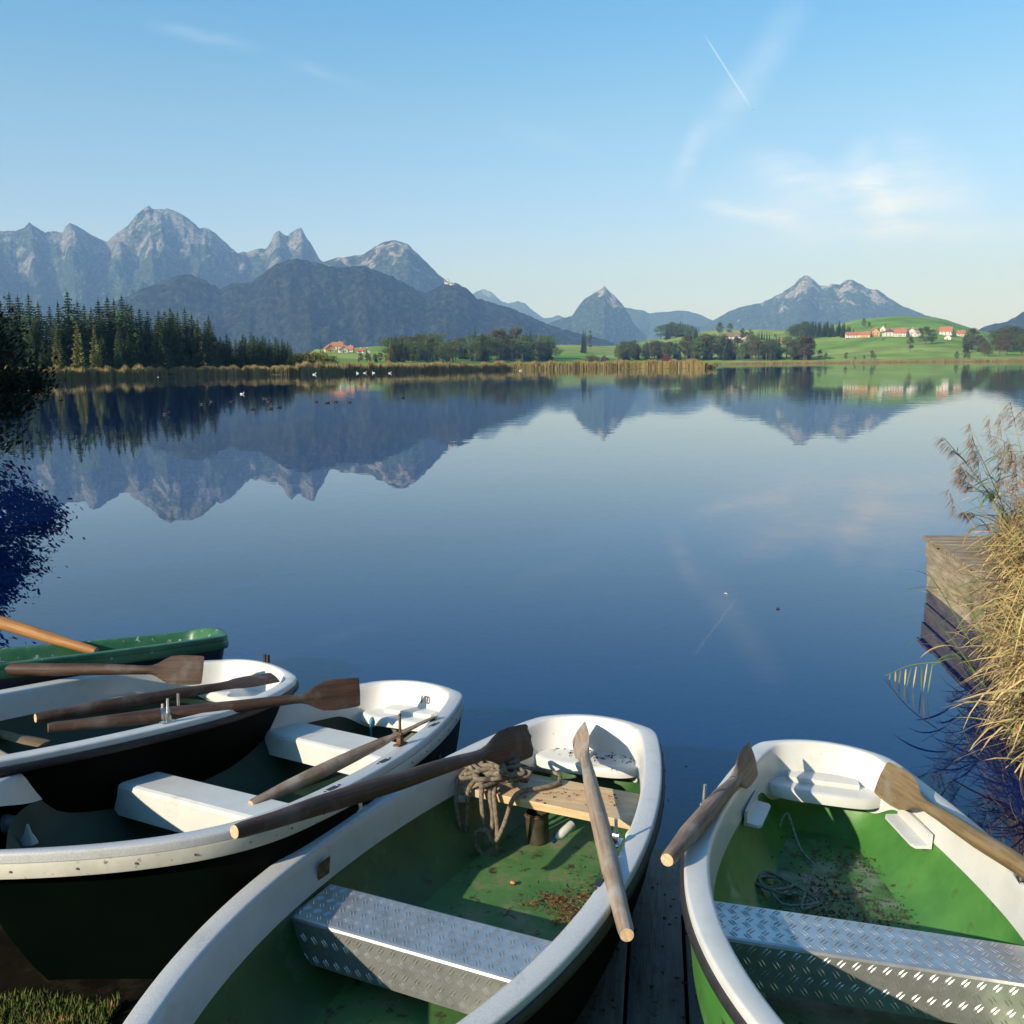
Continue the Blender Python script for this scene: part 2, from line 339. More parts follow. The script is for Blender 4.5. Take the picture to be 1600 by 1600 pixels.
def mountain(name, pts, D, m, fslope=2.0, amp=.22, step=3.0, rows=70, rough=1.0, seed=0, fine=1.0, base_z=5.0, smoothc=False, spur=.010):
    """a ridge whose crest follows the given skyline at distance D, falling towards the lake in eroded spurs"""
    P = []; px = pts[0][0]
    while px <= pts[-1][0]:
        py = interp(px, pts) + rough * 2.2 * (noise.fractal(Vector((px * .12, seed, 0)), 1.0, 2.0, 5)); P.append((px, py)); px += step
    vs = []; nb = 10; tot = rows + nb
    for px, py in P:
        R = ray(px, py); hx = sqrt(R[0] ** 2 + R[1] ** 2); ux, uy = R[0] / hx, R[1] / hx
        zc = max(20, CAM_H + R[2] / hx * D); depth = max(zc * fslope, 500)
        a = atan2(ux, uy)
        for k in range(tot + 1):
            if k <= rows:
                t = 1 - k / rows              # 1 at the foot, 0 at the crest
                r_ = D - depth * t
                e = sin(pi * min(1, t * 1.0)) ** .7 if 0 < t < 1 else 0
                prof = (1 - t) ** 1.25 * .45 + (1 - t) * .55
                q = Vector((a * D * spur * .1 , t * 1.1, seed * 3.1))
                ridge = 1 - abs(noise.noise(q)) * 2.0
                q2 = Vector((a * D * spur * .33, t * 2.6, seed * 1.7)); ridge2 = 1 - abs(noise.noise(q2)) * 2.0
                q3 = Vector((a * D * spur, t * 8, seed)); r3 = noise.fractal(q3, .9, 2.1, 5)
                z = base_z + (zc - base_z) * prof + zc * amp * e * (.55 * (ridge - .5) + .35 * (ridge2 - .5) + .22 * r3 * fine)
                jog = zc * .12 * e * noise.noise(Vector((a * D * spur * .5, t * 3, seed + 9)))
                r_ += jog
                z = min(z, CAM_H + (zc - CAM_H) / D * r_ - zc * .004 * t * 4) if k < rows else zc
            else:
                t = (k - rows) / nb; r_ = D + depth * .8 * t; z = zc * (1 - t) + base_z * t
            vs.append((ux * r_, uy * r_, z))
    n = tot + 1
    b = MB(); b.add(vs, [(i * n + j, (i + 1) * n + j, (i + 1) * n + j + 1, i * n + j + 1) for i in range(len(P) - 1) for j in range(tot)])
    return tag(b.build(name, m, smooth='all'), kind='structure')
m_rock = mountain_mat('limestone_mountain', 300, 1300, rock=(.27, .27, .265), pale=.60)
m_tegel = mountain_mat('grassy_rock_mountain', 300, 1100, grass=(.09, .085, .04), pale=.63)
m_forest = mountain_mat('forested_mountain', 200, 4000, forest=(.018, .024, .014), grass=(.050, .043, .022), pale=.66)
m_far = mountain_mat('far_mountain', 400, 1300, pale=.66)
m_cone = mountain_mat('cone_mountain', 200, 1000, pale=.58)
mountain('rocky_mountain_range', [(-500, 420), (-300, 380), (-150, 392), (-60, 352), (0, 361), (20, 361), (35, 357), (46, 348), (55, 354), (70, 363), (82, 361), (98, 364), (103, 352), (109, 348), (122, 354), (145, 368), (166, 378), (185, 362), (200, 352), (212, 337), (225, 325), (232, 321), (240, 327), (262, 326), (275, 330), (290, 338), (310, 355), (328, 358), (345, 372), (362, 388), (372, 395), (390, 393), (405, 388), (417, 388), (424, 376), (430, 363), (436, 361), (444, 367), (450, 369), (453, 363), (460, 361), (466, 357), (470, 355), (476, 366), (488, 384), (500, 406), (530, 430), (620, 500)],
         8600, m_rock, step=2.2, rows=110, amp=.36, rough=.9, seed=3, fslope=1.7)
mountain('rounded_rocky_mountain', [(440, 450), (480, 415), (506, 409), (528, 402), (545, 401), (569, 397), (584, 386), (600, 378), (616, 375), (637, 381), (653, 397), (669, 412), (684, 428), (697, 438), (720, 458), (760, 490), (800, 515)],
         7600, m_tegel, step=2.5, rows=90, amp=.16, rough=.5, seed=11, fslope=1.6)
mountain('forested_foothills', [(-500, 520), (100, 515), (150, 483), (200, 463), (225, 450), (245, 443), (265, 434), (285, 429), (300, 429), (320, 438), (345, 452), (360, 443), (390, 442), (410, 428), (430, 413), (450, 406), (465, 404), (490, 409), (515, 416), (535, 418), (555, 415), (570, 416), (590, 423), (610, 431), (630, 440), (650, 453), (668, 458), (685, 447), (698, 442), (715, 443), (730, 451), (745, 466), (770, 473), (800, 482), (830, 495), (860, 508), (900, 520), (960, 535)],
         5200, m_forest, step=2.5, rows=90, amp=.42, rough=1.1, seed=5, fslope=2.1, spur=.011, fine=1.3)
mountain('small_far_peaks', [(700, 500), (735, 462), (745, 455), (757, 452), (768, 456), (785, 472), (795, 474), (808, 470), (820, 474), (835, 487), (850, 497), (862, 496), (872, 492), (890, 499), (930, 510)],
         14500, m_far, step=3, rows=40, amp=.2, rough=.6, seed=21)
mountain('pointed_wooded_mountain', [(830, 515), (862, 503), (880, 497), (893, 494), (903, 480), (912, 468), (925, 460), (936, 453), (944, 447), (950, 453), (960, 462), (972, 475), (982, 490), (992, 508), (1010, 525)],
         8800, m_cone, step=2, rows=70, amp=.16, rough=.6, seed=8, fslope=1.5)
mountain('blue_far_ridge', [(940, 500), (965, 478), (985, 482), (1005, 485), (1016, 490), (1027, 488), (1045, 487), (1060, 485), (1075, 486), (1095, 492), (1112, 500), (1150, 525)],
         12500, m_far, step=3, rows=40, amp=.2, rough=.5, seed=31)
mountain('double_peaked_mountain', [(1060, 520), (1100, 508), (1117, 499), (1140, 486), (1160, 479), (1190, 473), (1215, 461), (1240, 446), (1248, 436), (1257, 430), (1264, 431), (1272, 438), (1281, 446), (1292, 447), (1300, 443), (1312, 445), (1322, 438), (1330, 436), (1342, 443), (1360, 452), (1372, 453), (1390, 466), (1408, 477), (1430, 486), (1455, 495), (1480, 500), (1500, 507), (1515, 515), (1560, 530)],
         10200, m_cone, step=2.2, rows=90, amp=.22, rough=.6, seed=14, fslope=1.9)
mountain('nearer_wooded_slope', [(1490, 535), (1525, 516), (1545, 508), (1575, 502), (1590, 493), (1600, 487), (1640, 470), (1750, 440), (1900, 430), (2300, 480)],
         6200, m_forest, step=4, rows=60, amp=.2, rough=.8, seed=17)

# ---------------------------------------------------------------- the air
m_haze = bpy.data.materials.new('haze_air'); m_haze.use_nodes = True; nt = m_haze.node_tree
nt.nodes.remove(nt.nodes['Principled BSDF'])
pv = N(nt, 'ShaderNodeVolumePrincipled'); pv.inputs['Color'].default_value = (.27, .50, 1.0, 1); pv.inputs['Absorption Color'].default_value = (1, 1, 1, 1); pv.inputs['Density'].default_value = HAZE_DENSITY; pv.inputs['Anisotropy'].default_value = 0.0
nt.links.new(pv.outputs[0], nt.nodes['Material Output'].inputs['Volume'])
b = MB(); b.box((0, 0, 900), (19000, 19000, 910))
hz = tag(b.build('haze', m_haze), label=None, kind='stuff')

# ================================================================ rowing boats
m_white = mat('white_gelcoat', (.54, .545, .54), (.64, .64, .63), scale=4, rough=.33, c3=(.40, .38, .31), c3scale=4, c3lo=.56, c3hi=.80, spots=(.22, .20, .15), sscale=38, slo=.66, shi=.74, bump=.0006, bscale=90)
m_dew = mat('dewy_white_gelcoat', (.46, .47, .49), (.58, .58, .59), scale=160, rough=.30, lo=.36, hi=.66, c3=(.34, .34, .33), c3scale=7, c3lo=.55, c3hi=.8, spots=(.10, .09, .08), sscale=48, slo=.68, shi=.74, bump=.0012, bscale=260)
m_cream = mat('cream_gelcoat', (.50, .49, .42), (.66, .64, .56), scale=6, rough=.5, spots=(.2, .17, .1), sscale=30)
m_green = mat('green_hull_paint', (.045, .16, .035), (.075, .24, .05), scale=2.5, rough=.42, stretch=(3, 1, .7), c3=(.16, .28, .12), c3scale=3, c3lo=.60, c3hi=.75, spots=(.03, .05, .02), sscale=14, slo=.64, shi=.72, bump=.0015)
m_green_dark = mat('dark_green_hull_paint', (.0008, .003, .002), (.0015, .005, .003), scale=3, rough=.6, spec=.06, c3=(.002, .005, .003), c3scale=4, c3lo=.6, c3hi=.78, bump=.001)  # green lowered to near-black: shade on the hull sides is in the colour
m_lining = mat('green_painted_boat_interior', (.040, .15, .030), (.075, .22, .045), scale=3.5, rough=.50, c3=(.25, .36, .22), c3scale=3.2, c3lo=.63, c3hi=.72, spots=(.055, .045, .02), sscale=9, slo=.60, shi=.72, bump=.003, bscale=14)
m_lining_dark = mat('dirty_green_boat_interior', (.008, .026, .016), (.016, .045, .024), scale=4, rough=.55, c3=(.035, .05, .035), c3scale=5, c3lo=.6, c3hi=.75, spots=(.02, .018, .01), sscale=10, slo=.6, shi=.7, bump=.003)  # green darkened to carry the shade inside the boats, dirt spots on top
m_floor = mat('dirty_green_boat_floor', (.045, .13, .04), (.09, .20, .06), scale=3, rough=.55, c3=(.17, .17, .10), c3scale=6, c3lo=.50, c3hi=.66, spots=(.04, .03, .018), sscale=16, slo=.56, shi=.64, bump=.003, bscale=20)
m_lining_mid = mat('worn_green_boat_interior', (.018, .070, .018), (.035, .11, .030), scale=3.5, rough=.50, c3=(.12, .15, .08), c3scale=4, c3lo=.60, c3hi=.74, spots=(.035, .028, .015), sscale=11, slo=.60, shi=.70, bump=.003, bscale=14)  # darker copy of the interior green, shade of the middle boat painted in
m_floor_b = mat('scuffed_green_boat_floor', (.045, .13, .045), (.075, .19, .06), scale=3, rough=.55, c3=(.20, .25, .19), c3scale=5, c3lo=.50, c3hi=.64, spots=(.045, .035, .02), sscale=15, slo=.57, shi=.64, bump=.003, bscale=20)
m_rail = mat('black_rubber_rail', (.018, .018, .022), (.03, .03, .035), scale=20, rough=.55)
m_navy = mat('dark_blue_hull_paint', (.008, .022, .045), (.014, .035, .06), scale=4, rough=.35, c3=(.03, .05, .06), c3scale=5, c3lo=.6, c3hi=.75)
m_greenrim = mat('weathered_green_rim_paint', (.022, .10, .055), (.05, .17, .085), scale=5, rough=.4, c3=(.35, .42, .38), c3scale=16, c3lo=.60, c3hi=.66)
m_alu = mat('aluminium_tread_plate', (.50, .50, .50), (.60, .60, .60), scale=20, rough=.36, metal=.78, c3=(.40, .39, .38), c3scale=8, c3lo=.5, c3hi=.75, bump=.0005, bscale=80)
m_steel = mat('galvanised_steel', (.5, .5, .52), (.65, .65, .66), scale=40, rough=.3, metal=1.0)
m_rust = mat('rusty_steel', (.09, .045, .025), (.2, .11, .06), scale=60, rough=.7, metal=.4)
m_seatwood = mat('pine_seat_board', (.50, .33, .17), (.64, .46, .27), scale=4, stretch=(1, 9, 9), rough=.6, spots=(.30, .20, .10), sscale=18, slo=.62, shi=.7, c3=(.42, .36, .28), c3scale=3, bump=.001)
m_dark = mat('black_plastic', (.015, .015, .015), (.03, .03, .03), rough=.5)

BOATS = {  # x, y, yaw, gunwale height, rise towards the bow, roll; half transom, half beam, widest at, fullness, length
    'centre': ((.411, 4.611, .427, .446, .009, .050), (.341, .647, 1.513, 1.93, 3.381)),
    'right': ((1.513, 4.305, .213, .419, .054, -.053), (.322, .635, 1.34, 1.471, 2.91)),
    'left': ((-.596, 5.333, .503, .396, .081, .056), (.349, .755, 1.817, 2.119, 2.801)),
    'far': ((-1.578, 5.523, .659, .465, .077, .037), (.379, .658, .912, 2.38, 3.404)),
    'green': ((-2.167, 6.403, .903, .438, .068, .170), (.349, .578, 2.054, 2.018, 3.6))}
def boat_matrix(k):
    x, y, yaw, z0, sl, rl = BOATS[k][0]
    a = Vector((sin(yaw), cos(yaw), -sl)).normalized(); n = Vector((cos(yaw), -sin(yaw), rl)); n = (n - a * n.dot(a)).normalized(); u = n.cross(a)
    M = Matrix((n, a, u)).transposed().to_4x4(); M.translation = Vector((x, y, z0)); return M
def half_w(s, sh):
    w0, wm, sm, c, Lb = sh
    return wm - (wm - w0) * abs((s - sm) / sm) ** c if s < sm else wm * max(0, 1 - abs((s - sm) / (Lb - sm)) ** 2.3)
def sheer(s): return .01 * s * s
def u_path(sh, ins, ts, smooth, bulge=.055, n=110, nt_=60):
    """plan outline from the bow down the left side, round the transom and back, ins = distance inside the outer edge"""
    Lb = sh[4]; L_ = []
    for k in range(n):
        t = 1 - k / n; s = t ** 1.0 * (Lb - ins * .5)
        L_.append([-max(0, half_w(s, sh) - ins), s])
    L_ = [[-max(.0, half_w(s, sh) - ins), max(s, ts)] for _, s in L_]
    w0 = half_w(0, sh) - ins; T = []
    for k in range(nt_ + 1):
        x = -w0 + 2 * w0 * k / nt_; T.append([x, -bulge * (1 - (x / w0) ** 2) + ts])
    P = L_ + T + [[-x, s] for x, s in reversed(L_)]
    P = [p[:] for p in P]
    for it in range(smooth):
        Q = [p[:] for p in P]
        for i in range(1, len(P) - 1):
            Q[i] = [(P[i - 1][0] + 2 * P[i][0] + P[i + 1][0]) / 4, (P[i - 1][1] + 2 * P[i][1] + P[i + 1][1]) / 4]
        P = Q
    return P
def crown(x, s, sh): return .028 * max(0, 1 - (x / sh[0]) ** 2) * (1 - sstep(-.02, .18, s))
def zrim(x, s, sh): return sheer(max(0, s)) + crown(x, s, sh)
def lerp2(a, b, t): return (a[0] + (b[0] - a[0]) * t, a[1] + (b[1] - a[1]) * t)

def tread_plate(b, M, wx, wy, mi=0):
    """raised bars in alternating groups of three on a plate wx by wy; M maps the plate's plane to the boat"""
    p, q = .047, .034; nx, ny = int(wx / p), max(1, int(wy / q))
    for j in range(ny):
        for i in range(nx):
            cx, cy = (i + (.5 if j % 2 else .25) * 1.0 + .1) * wx / nx, (j + .5) * wy / ny; an = radians(52) if j % 2 else radians(-52)
            ca, sa = cos(an), sin(an)
            for k in (-.55, .55):
                ox, oy = cx - sa * k * .0105, cy + ca * k * .0105; hl = .0185; hw = .0031
                if ox + hl > wx or ox - hl < 0: continue
                pts = []
                for (u, v, h) in ((-hl, 0, 0), (-hl * .4, -hw, 0), (hl * .4, -hw, 0), (hl, 0, 0), (hl * .4, hw, 0), (-hl * .4, hw, 0), (-hl * .45, 0, .003), (hl * .45, 0, .003)):
                    pts.append(M @ Vector((ox + u * ca - v * sa, oy + u * sa + v * ca, h + .0002)))
                b.add(pts, [(0, 1, 6), (1, 2, 7, 6), (2, 3, 7), (3, 4, 7), (4, 5, 6, 7), (5, 0, 6)], mi)

def thwart(root, sh, sl, sr, wd, zt, drop, m, name='thwart', plate=False, inset=.104, bev=.012, x0=None, x1=None):
    """a bench across the boat: front edge at sl on the left and sr on the right side"""
    xl = x0 if x0 is not None else -(half_w(sl, sh) - inset); xr = x1 if x1 is not None else half_w(sr, sh) - inset
    A = Vector((xl, -sl, zt)); B = Vector((xr, -sr, zt)); ex = (B - A).normalized(); ln = (B - A).length; ey = Vector((-ex.y, ex.x, 0)); ez = Vector((0, 0, 1))
    prof = [(wd, -drop), (wd, -bev), (wd - bev * .3, -bev * .3), (wd - bev, 0), (bev, 0), (bev * .3, -bev * .3), (0, -bev), (0, -drop)]
    prof += [(.012, -drop), (.012, -.02), (wd - .012, -.02), (wd - .012, -drop)]
    b = MB(); R = []
    for t in (0, 1):
        o = A + ex * ln * t; R.append([o + ey * u + ez * v for u, v in prof])
    b.rings(R, True, False, False)
    vs = b.v; b.f = [f[::-1] for f in b.f]
    if plate:
        M1 = Matrix.Translation(A + ey * .012) @ Matrix((ex, ey, ez)).transposed().to_4x4()
        tread_plate(b, M1, ln, wd - .024)
        M2 = Matrix.Translation(A - ez * (drop - .004)) @ Matrix((ex, ez, -ey)).transposed().to_4x4()
        tread_plate(b, M2, ln, drop - .016)
    return b.build(name, m, root)

def rowlock(root, x, s, sh, m=None, h=.13, side=1, plate=True, name='rowlock'):
    b = MB(); z = zrim(x, s, sh)
    if plate:
        b.box((x, -s, z + .004), (.018, .035, .004), bev=.002)
        b.box((x, -s, z + .020), (.012, .014, .016), bev=.003)
    b.tube([(x, -s, z), (x + .002, -s, z + h)], .0065, 8)
    b.tube([(x - .012, -s, z + h * .35), (x + .012, -s, z + h * .35)], .009, 8)
    return b.build(name, m or m_steel, root, smooth=35)
def socket(root, x, s, sh):
    b = MB(); z = zrim(x, s, sh)
    b.box((x, -s, z + .0015), (.011, .028, .0015))
    for d in (-.045, .045): b.box((x, -s + d, z + .0015), (.004, .005, .0015))
    return b.build('oarlock_socket', m_dark, root)

def make_boat(key, label, m_rim, m_skirt, m_hull, m_lin, m_flr, rail='black', floor_d=.375, stern_seat=True, hd=.42, hk=.3, m_seat=None):
    pose, sh = BOATS[key]; root = empty('rowing_boat', boat_matrix(key))
    tag(root, label, 'rowing boat', 'rowing boats drawn up along the lake shore')
    O = u_path(sh, 0, 0, 9); I = u_path(sh, .088, .034, 26, .055); K = u_path(sh, .110, .085, 44, .05)
    def P(path, i, z, t=None): x, s = path[i]; return Vector((x, -s, z))
    n = len(O); b = MB(); R = []
    for i in range(n):
        o, q, k = O[i], I[i], K[i]; zr = zrim(o[0], o[1], sh); zi = zrim(q[0], q[1], sh)
        skirt = (.145 + .11 * (1 - sstep(.03, .30, q[1]))) * (1 - .7 * sstep(sh[4] - .8, sh[4] - .35, q[1]))
        pr = [(lerp2(o, q, .02), zr - .034), (o, zr - .010), (lerp2(o, q, .035), zr - .003), (lerp2(o, q, .12), zr), (lerp2(o, q, .84), zi), (lerp2(o, q, .95), zi - .003), (q, zi - .011), (lerp2(q, k, .25), zi - .035), (k, zi - skirt), (lerp2(q, k, .55), zi - skirt), (lerp2(o, q, .6), zi - .030)]
        R.append([Vector((p[0], -p[1], z)) for p, z in pr])
    b.rings(R, True); b.f = [f[::-1] for f in b.f]
    b.m = [0 if (j % 11) in (0, 1, 2, 3, 4, 5) else 1 for j in range(len(b.f))]
    b.build('gunwale', [m_rim, m_skirt], root, smooth=50)
    # rail under the rim
    R = []; dz0, dz1, out = (.030, .066, .012) if rail == 'black' else (.036, .088, .004)
    for i in range(n):
        a_, c_ = O[max(0, i - 1)], O[min(n - 1, i + 1)]; tx, ty = c_[0] - a_[0], c_[1] - a_[1]; l_ = sqrt(tx * tx + ty * ty) or 1
        nx, ns = ty / l_, -tx / l_
        if (nx * O[i][0] < 0 and abs(O[i][0]) > .2): nx, ns = -nx, -ns
        if abs(O[i][0]) <= .2 and O[i][1] < .3 and ns > 0: nx, ns = -nx, -ns
        z = zrim(*O[i], sh); x, s = O[i]
        R.append([Vector((x + nx * u, -(s + ns * u), z - d)) for u, d in ((-.012, dz0), (out * .6, dz0), (out, dz0 + .008), (out, dz1 - .008), (out * .5, dz1), (-.014, dz1))])
    b = MB(); b.rings(R, True); acc = 0
    for i in range(1, n - 1):
        acc += sqrt((O[i][0] - O[i - 1][0]) ** 2 + (O[i][1] - O[i - 1][1]) ** 2)
        if acc > .17:
            acc = 0; p = R[i][2].lerp(R[i][3], .5); q = (R[i][3] - R[i][5]).normalized(); b.tube([p - q * .002, p + q * .003], .0042, 7, mi=1)
    b.build('rub_rail', [m_rail if rail == 'black' else (m_cream if rail == 'cream' else m_rim), m_rail if rail == 'black' else m_rust], root, smooth=50)
    # outer hull
    lv = [(.030, .985, 0), (.12, .965, .015), (.21, .93, .035), (.29, .86, .055), (.345, .76, .075), (.375, .60, .09), (.392, .35, .10), (.405, .0, .10)]
    if key == 'left': lv = [(.030, .99, 0), (.12, .985, .015), (.21, .97, .035), (.29, .95, .055), (.345, .92, .075), (.375, .85, .09), (.392, .6, .10), (.405, .0, .10)]
    R = []
    for d, k, rk in lv:
        ring = []
        for i in range(n):
            x, s = O[i]; dd = d * (1 + (hd / .405 - 1) * sstep(.03, .3, d)) * (1 + hk * max(0, s) / 2 * sstep(.03, .2, d)); f = max(0, 1 - s / 1.3); f2 = sstep(sh[4] - .9, sh[4], s)
            ring.append(Vector((x * k, -(s + rk * f + .012 * (s < .02)) + f2 * d * 1.1, zrim(x, s, sh) * (1 - sstep(.05, .3, d)) - dd)))
        R.append(ring)
    b = MB(); b.rings(R, False); hull = b.build('hull', m_hull, root, smooth='all')
    # inside lining
    lv = [(.13, 1.0, 0), (.19, .965, .01), (.26, .90, .03), (.32, .80, .05), (floor_d - .012, .70, .07), (floor_d, .62, .09)]
    R = []
    for d, k, rk in lv:
        ring = []
        for i in range(n):
            x, s = K[i]; f = max(0, 1 - s / 1.3)
            skd = .13 + .11 * (1 - sstep(.03, .30, I[i][1])); d_ = max(d, skd) if d < .25 else max(d, skd + .01)
            lo_ = d <= .26; k2 = 1 + (k - 1) * sstep(.15, .5, s) if lo_ else k; rk2 = 0 if lo_ else rk
            f2 = sstep(sh[4] - .9, sh[4], s); x2 = x * k2 * (1.012 - .06 * f2); ring.append(Vector((x2, f2 * d * 1.1 + .03 * f2 - (s + rk2 * f - .012 * f + .03 * (1 - k2)), zrim(x, s, sh) * (1 - sstep(.05, .3, d)) - d_)))
        R.append(ring)
    b = MB(); b.rings(R, False); b.build('interior', m_lin, root, smooth='all')
    top = R[-1]; h = n // 2
    b = MB(); b.add(top + [Vector((0, v.y, v.z + .002)) for v in top[:h]], [(i, i + 1, n + i + 1, n + i) for i in range(h - 1)] + [(n + i, n + i + 1, n - 2 - i, n - 1 - i) for i in range(h - 1)] )
    def up_(f):
        A_, B_, C_ = (Vector(b.v[f[0]]), Vector(b.v[f[1]]), Vector(b.v[f[2]])); return f if (B_ - A_).cross(C_ - A_).z >= 0 else f[::-1]
    b.f = [up_(f) for f in b.f]
    b.build('floor', m_flr, root, smooth='all')
    if stern_seat:
        b = MB(); zt = -.142; xs = [(-1 + 2 * k / 40) for k in range(41)]; rowsT, rowsB, rowsL = [], [], []
        W = half_w(.12, sh) - .080
        front = [(x * W, .205 - .10 * abs(x) ** 5) for x in xs]; back = [(x * (sh[0] - .075), .065 - .055 * (1 - x * x)) for x in xs]
        sec = []
        for (xf, sf), (xb, sb) in zip(front, back):
            sec.append([Vector((xb, -sb, zt + .004)), Vector((xf * .97, -(sf - .03), zt)), Vector((xf, -(sf - .008), zt - .003)), Vector((xf, -sf, zt - .012)), Vector((xf, -(sf + .002), zt - .052)), Vector((xf, -(sf - .03), zt - .055)), Vector((xf, -(sf - .035), zt - .02)), Vector((xb, -sb, zt - .02))])
        b.rings(sec, True, True, True); b.build('stern_seat', m_seat or m_white, root, smooth=45)
    return root, sh

def cushion(root, cx, s, wx, ws, z, m, tilt=0, name='seat_pad', th=.013):
    b = MB(); b.box((0, 0, 0), (wx, ws, th), bev=.005)
    M = Matrix.Translation((cx, -s, z)) @ Matrix.Rotation(tilt, 4, 'X'); return b.build(name, m, root, smooth=50, M=M)

# --- centre boat: tread plate bench, pine board, plaque
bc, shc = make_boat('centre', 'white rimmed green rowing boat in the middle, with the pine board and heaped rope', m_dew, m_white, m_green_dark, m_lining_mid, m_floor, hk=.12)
thwart(bc, shc, 1.86, 1.93, .25, -.125, .17, m_alu, 'tread_plate_bench', plate=True)
thwart(bc, shc, .70, .80, .27, -.105, .036, m_seatwood, 'pine_seat_board', bev=.003, inset=.10)
for sx, s0 in ((-1, .68), (1, .80)):
    b = MB(); x = sx * (half_w(s0, shc) - .12); b.box((x, -(s0 - .12), -.165), (.028, .15, .018), bev=.01); b.build('seat_bracket', m_white, bc, smooth=40)
b = MB(); x, s = -(half_w(1.62, shc) - .102), 1.60
b.box((0, 0, 0), (.001, .036, .054)); plq = b.build('maker_plate', mat('tarnished_brass_plate', (.17, .12, .07), (.34, .25, .15), scale=30, rough=.45, metal=.6, spots=(.5, .42, .34), sscale=55, slo=.60, shi=.64), bc, M=Matrix.Translation((x + .009, -1.63, -.075)) @ Matrix.Rotation(radians(9), 4, 'Y'))
rowlock(bc, -.60, 1.28, shc, h=.12); rowlock(bc, .525, 1.22, shc, h=.10, m=m_steel)
socket(bc, .56, 1.52, shc)
# --- right boat
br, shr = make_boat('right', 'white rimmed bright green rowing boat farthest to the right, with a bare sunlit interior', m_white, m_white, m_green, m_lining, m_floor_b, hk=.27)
thwart(br, shr, 1.62, 1.60, .24, -.12, .17, m_alu, 'tread_plate_bench', plate=True)
cushion(br, -.0, .055, .165, .050, -.126, m_white, .06)
for sx, s0, s1 in ((-1, .36, .62), (1, .30, .60)):
    b = MB(); sm = (s0 + s1) / 2
    xo = sx * (half_w(sm, shr) - .115); xi = xo - sx * .075
    M = Matrix.Translation((0, 0, 0)); dxs = (half_w(s1, shr) - half_w(s0, shr)) * sx * .8
    R = []
    for t in (0, .08, .92, 1):
        s = s0 + (s1 - s0) * t; d = dxs * (t - .5); k = .012 if t in (0, 1) else 0
        R.append([Vector((xo + d, -s, -.10)), Vector((xo + d, -s, -.165)), Vector((xi + d + sx * k, -s, -.172)), Vector((xi + d + sx * k, -s, -.160)), Vector((xo + d - sx * .014, -s, -.152)), Vector((xo + d - sx * .012, -s, -.10))])
    b.rings(R, True, True, True); b.build('seat_bracket', m_white, br)
rowlock(br, -.575, .98, shr, h=.13); rowlock(br, .545, 1.16, shr, h=.10)
# --- left boat
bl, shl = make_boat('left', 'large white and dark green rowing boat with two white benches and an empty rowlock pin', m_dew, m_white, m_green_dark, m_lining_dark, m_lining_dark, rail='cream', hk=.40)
thwart(bl, shl, 1.66, 1.72, .22, -.13, .155, m_white, 'bench', bev=.022)
thwart(bl, shl, .74, .86, .26, -.13, .125, m_white, 'bench', bev=.022)
cushion(bl, .02, .06, .17, .055, -.126, m_white, .06)
rowlock(bl, -.70, 1.16, shl, h=.15); rowlock(bl, .595, .98, shl, h=.15, m=m_rust)
for s in (.62, 1.22, 1.62, 2.02): socket(bl, half_w(s, shl) - .04, s, shl)
# painted number and a small grey mark on the inside of the transom
def text_mesh(body, size, name, m, parent, M, depth=.0006):
    cu = bpy.data.curves.new(name, 'FONT'); cu.body = body; cu.size = size; cu.align_x = 'CENTER'; cu.align_y = 'CENTER'; cu.extrude = depth; cu.offset = size * .02
    t = bpy.data.objects.new(name + '_src', cu); COL.objects.link(t); bpy.context.view_layer.update()
    me = bpy.data.meshes.new_from_object(t.evaluated_get(bpy.context.evaluated_depsgraph_get())); bpy.data.objects.remove(t)
    o = bpy.data.objects.new(name, me); COL.objects.link(o); me.materials.clear(); me.materials.append(m); o.parent = parent; o.matrix_local = M; return o
m_ink = mat('worn_black_paint', (.03, .03, .03), (.12, .11, .10), scale=90, rough=.7)
text_mesh('10', .062, 'boat_number', m_ink, bl, Matrix.Translation((.085, -.030, -.060)) @ Matrix.Rotation(radians(75), 4, 'X'))
# --- far boat
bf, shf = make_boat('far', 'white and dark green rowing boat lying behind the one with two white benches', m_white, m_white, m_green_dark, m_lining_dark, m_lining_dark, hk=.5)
thwart(bf, shf, 1.70, 1.74, .22, -.13, .18, m_seatwood, 'bench', bev=.02)
rowlock(bf, .60, 1.0, shf, h=.12)
b = MB(); b.box((0, 0, 0), (.10, .028, .020), bev=.006); bb = b.build('bracket', m_white, bf, M=Matrix.Translation((-.47, -.62, -.15)) @ Matrix.Rotation(radians(70), 4, 'Z'))
for s_ in (0, .03):
    b = MB(); b.box((0, 0, 0), (.010, .008, .028), bev=.003); b.build('cleat', m_dark, bf, M=Matrix.Translation((-.02 + s_, .062, .045)))
# --- green boat
bg_, shg = make_boat('green', 'all green rowing boat with flaking rim paint, farthest back on the left', m_greenrim, m_greenrim, m_navy, m_greenrim, m_lining_dark, rail='same', stern_seat=False, hk=.45)
rowlock(bg_, half_w(1.42, shg) - .04, 1.42, shg, h=.13)
thwart(bg_, shg, 1.5, 1.5, .22, -.15, .04, m_greenrim, 'bench')

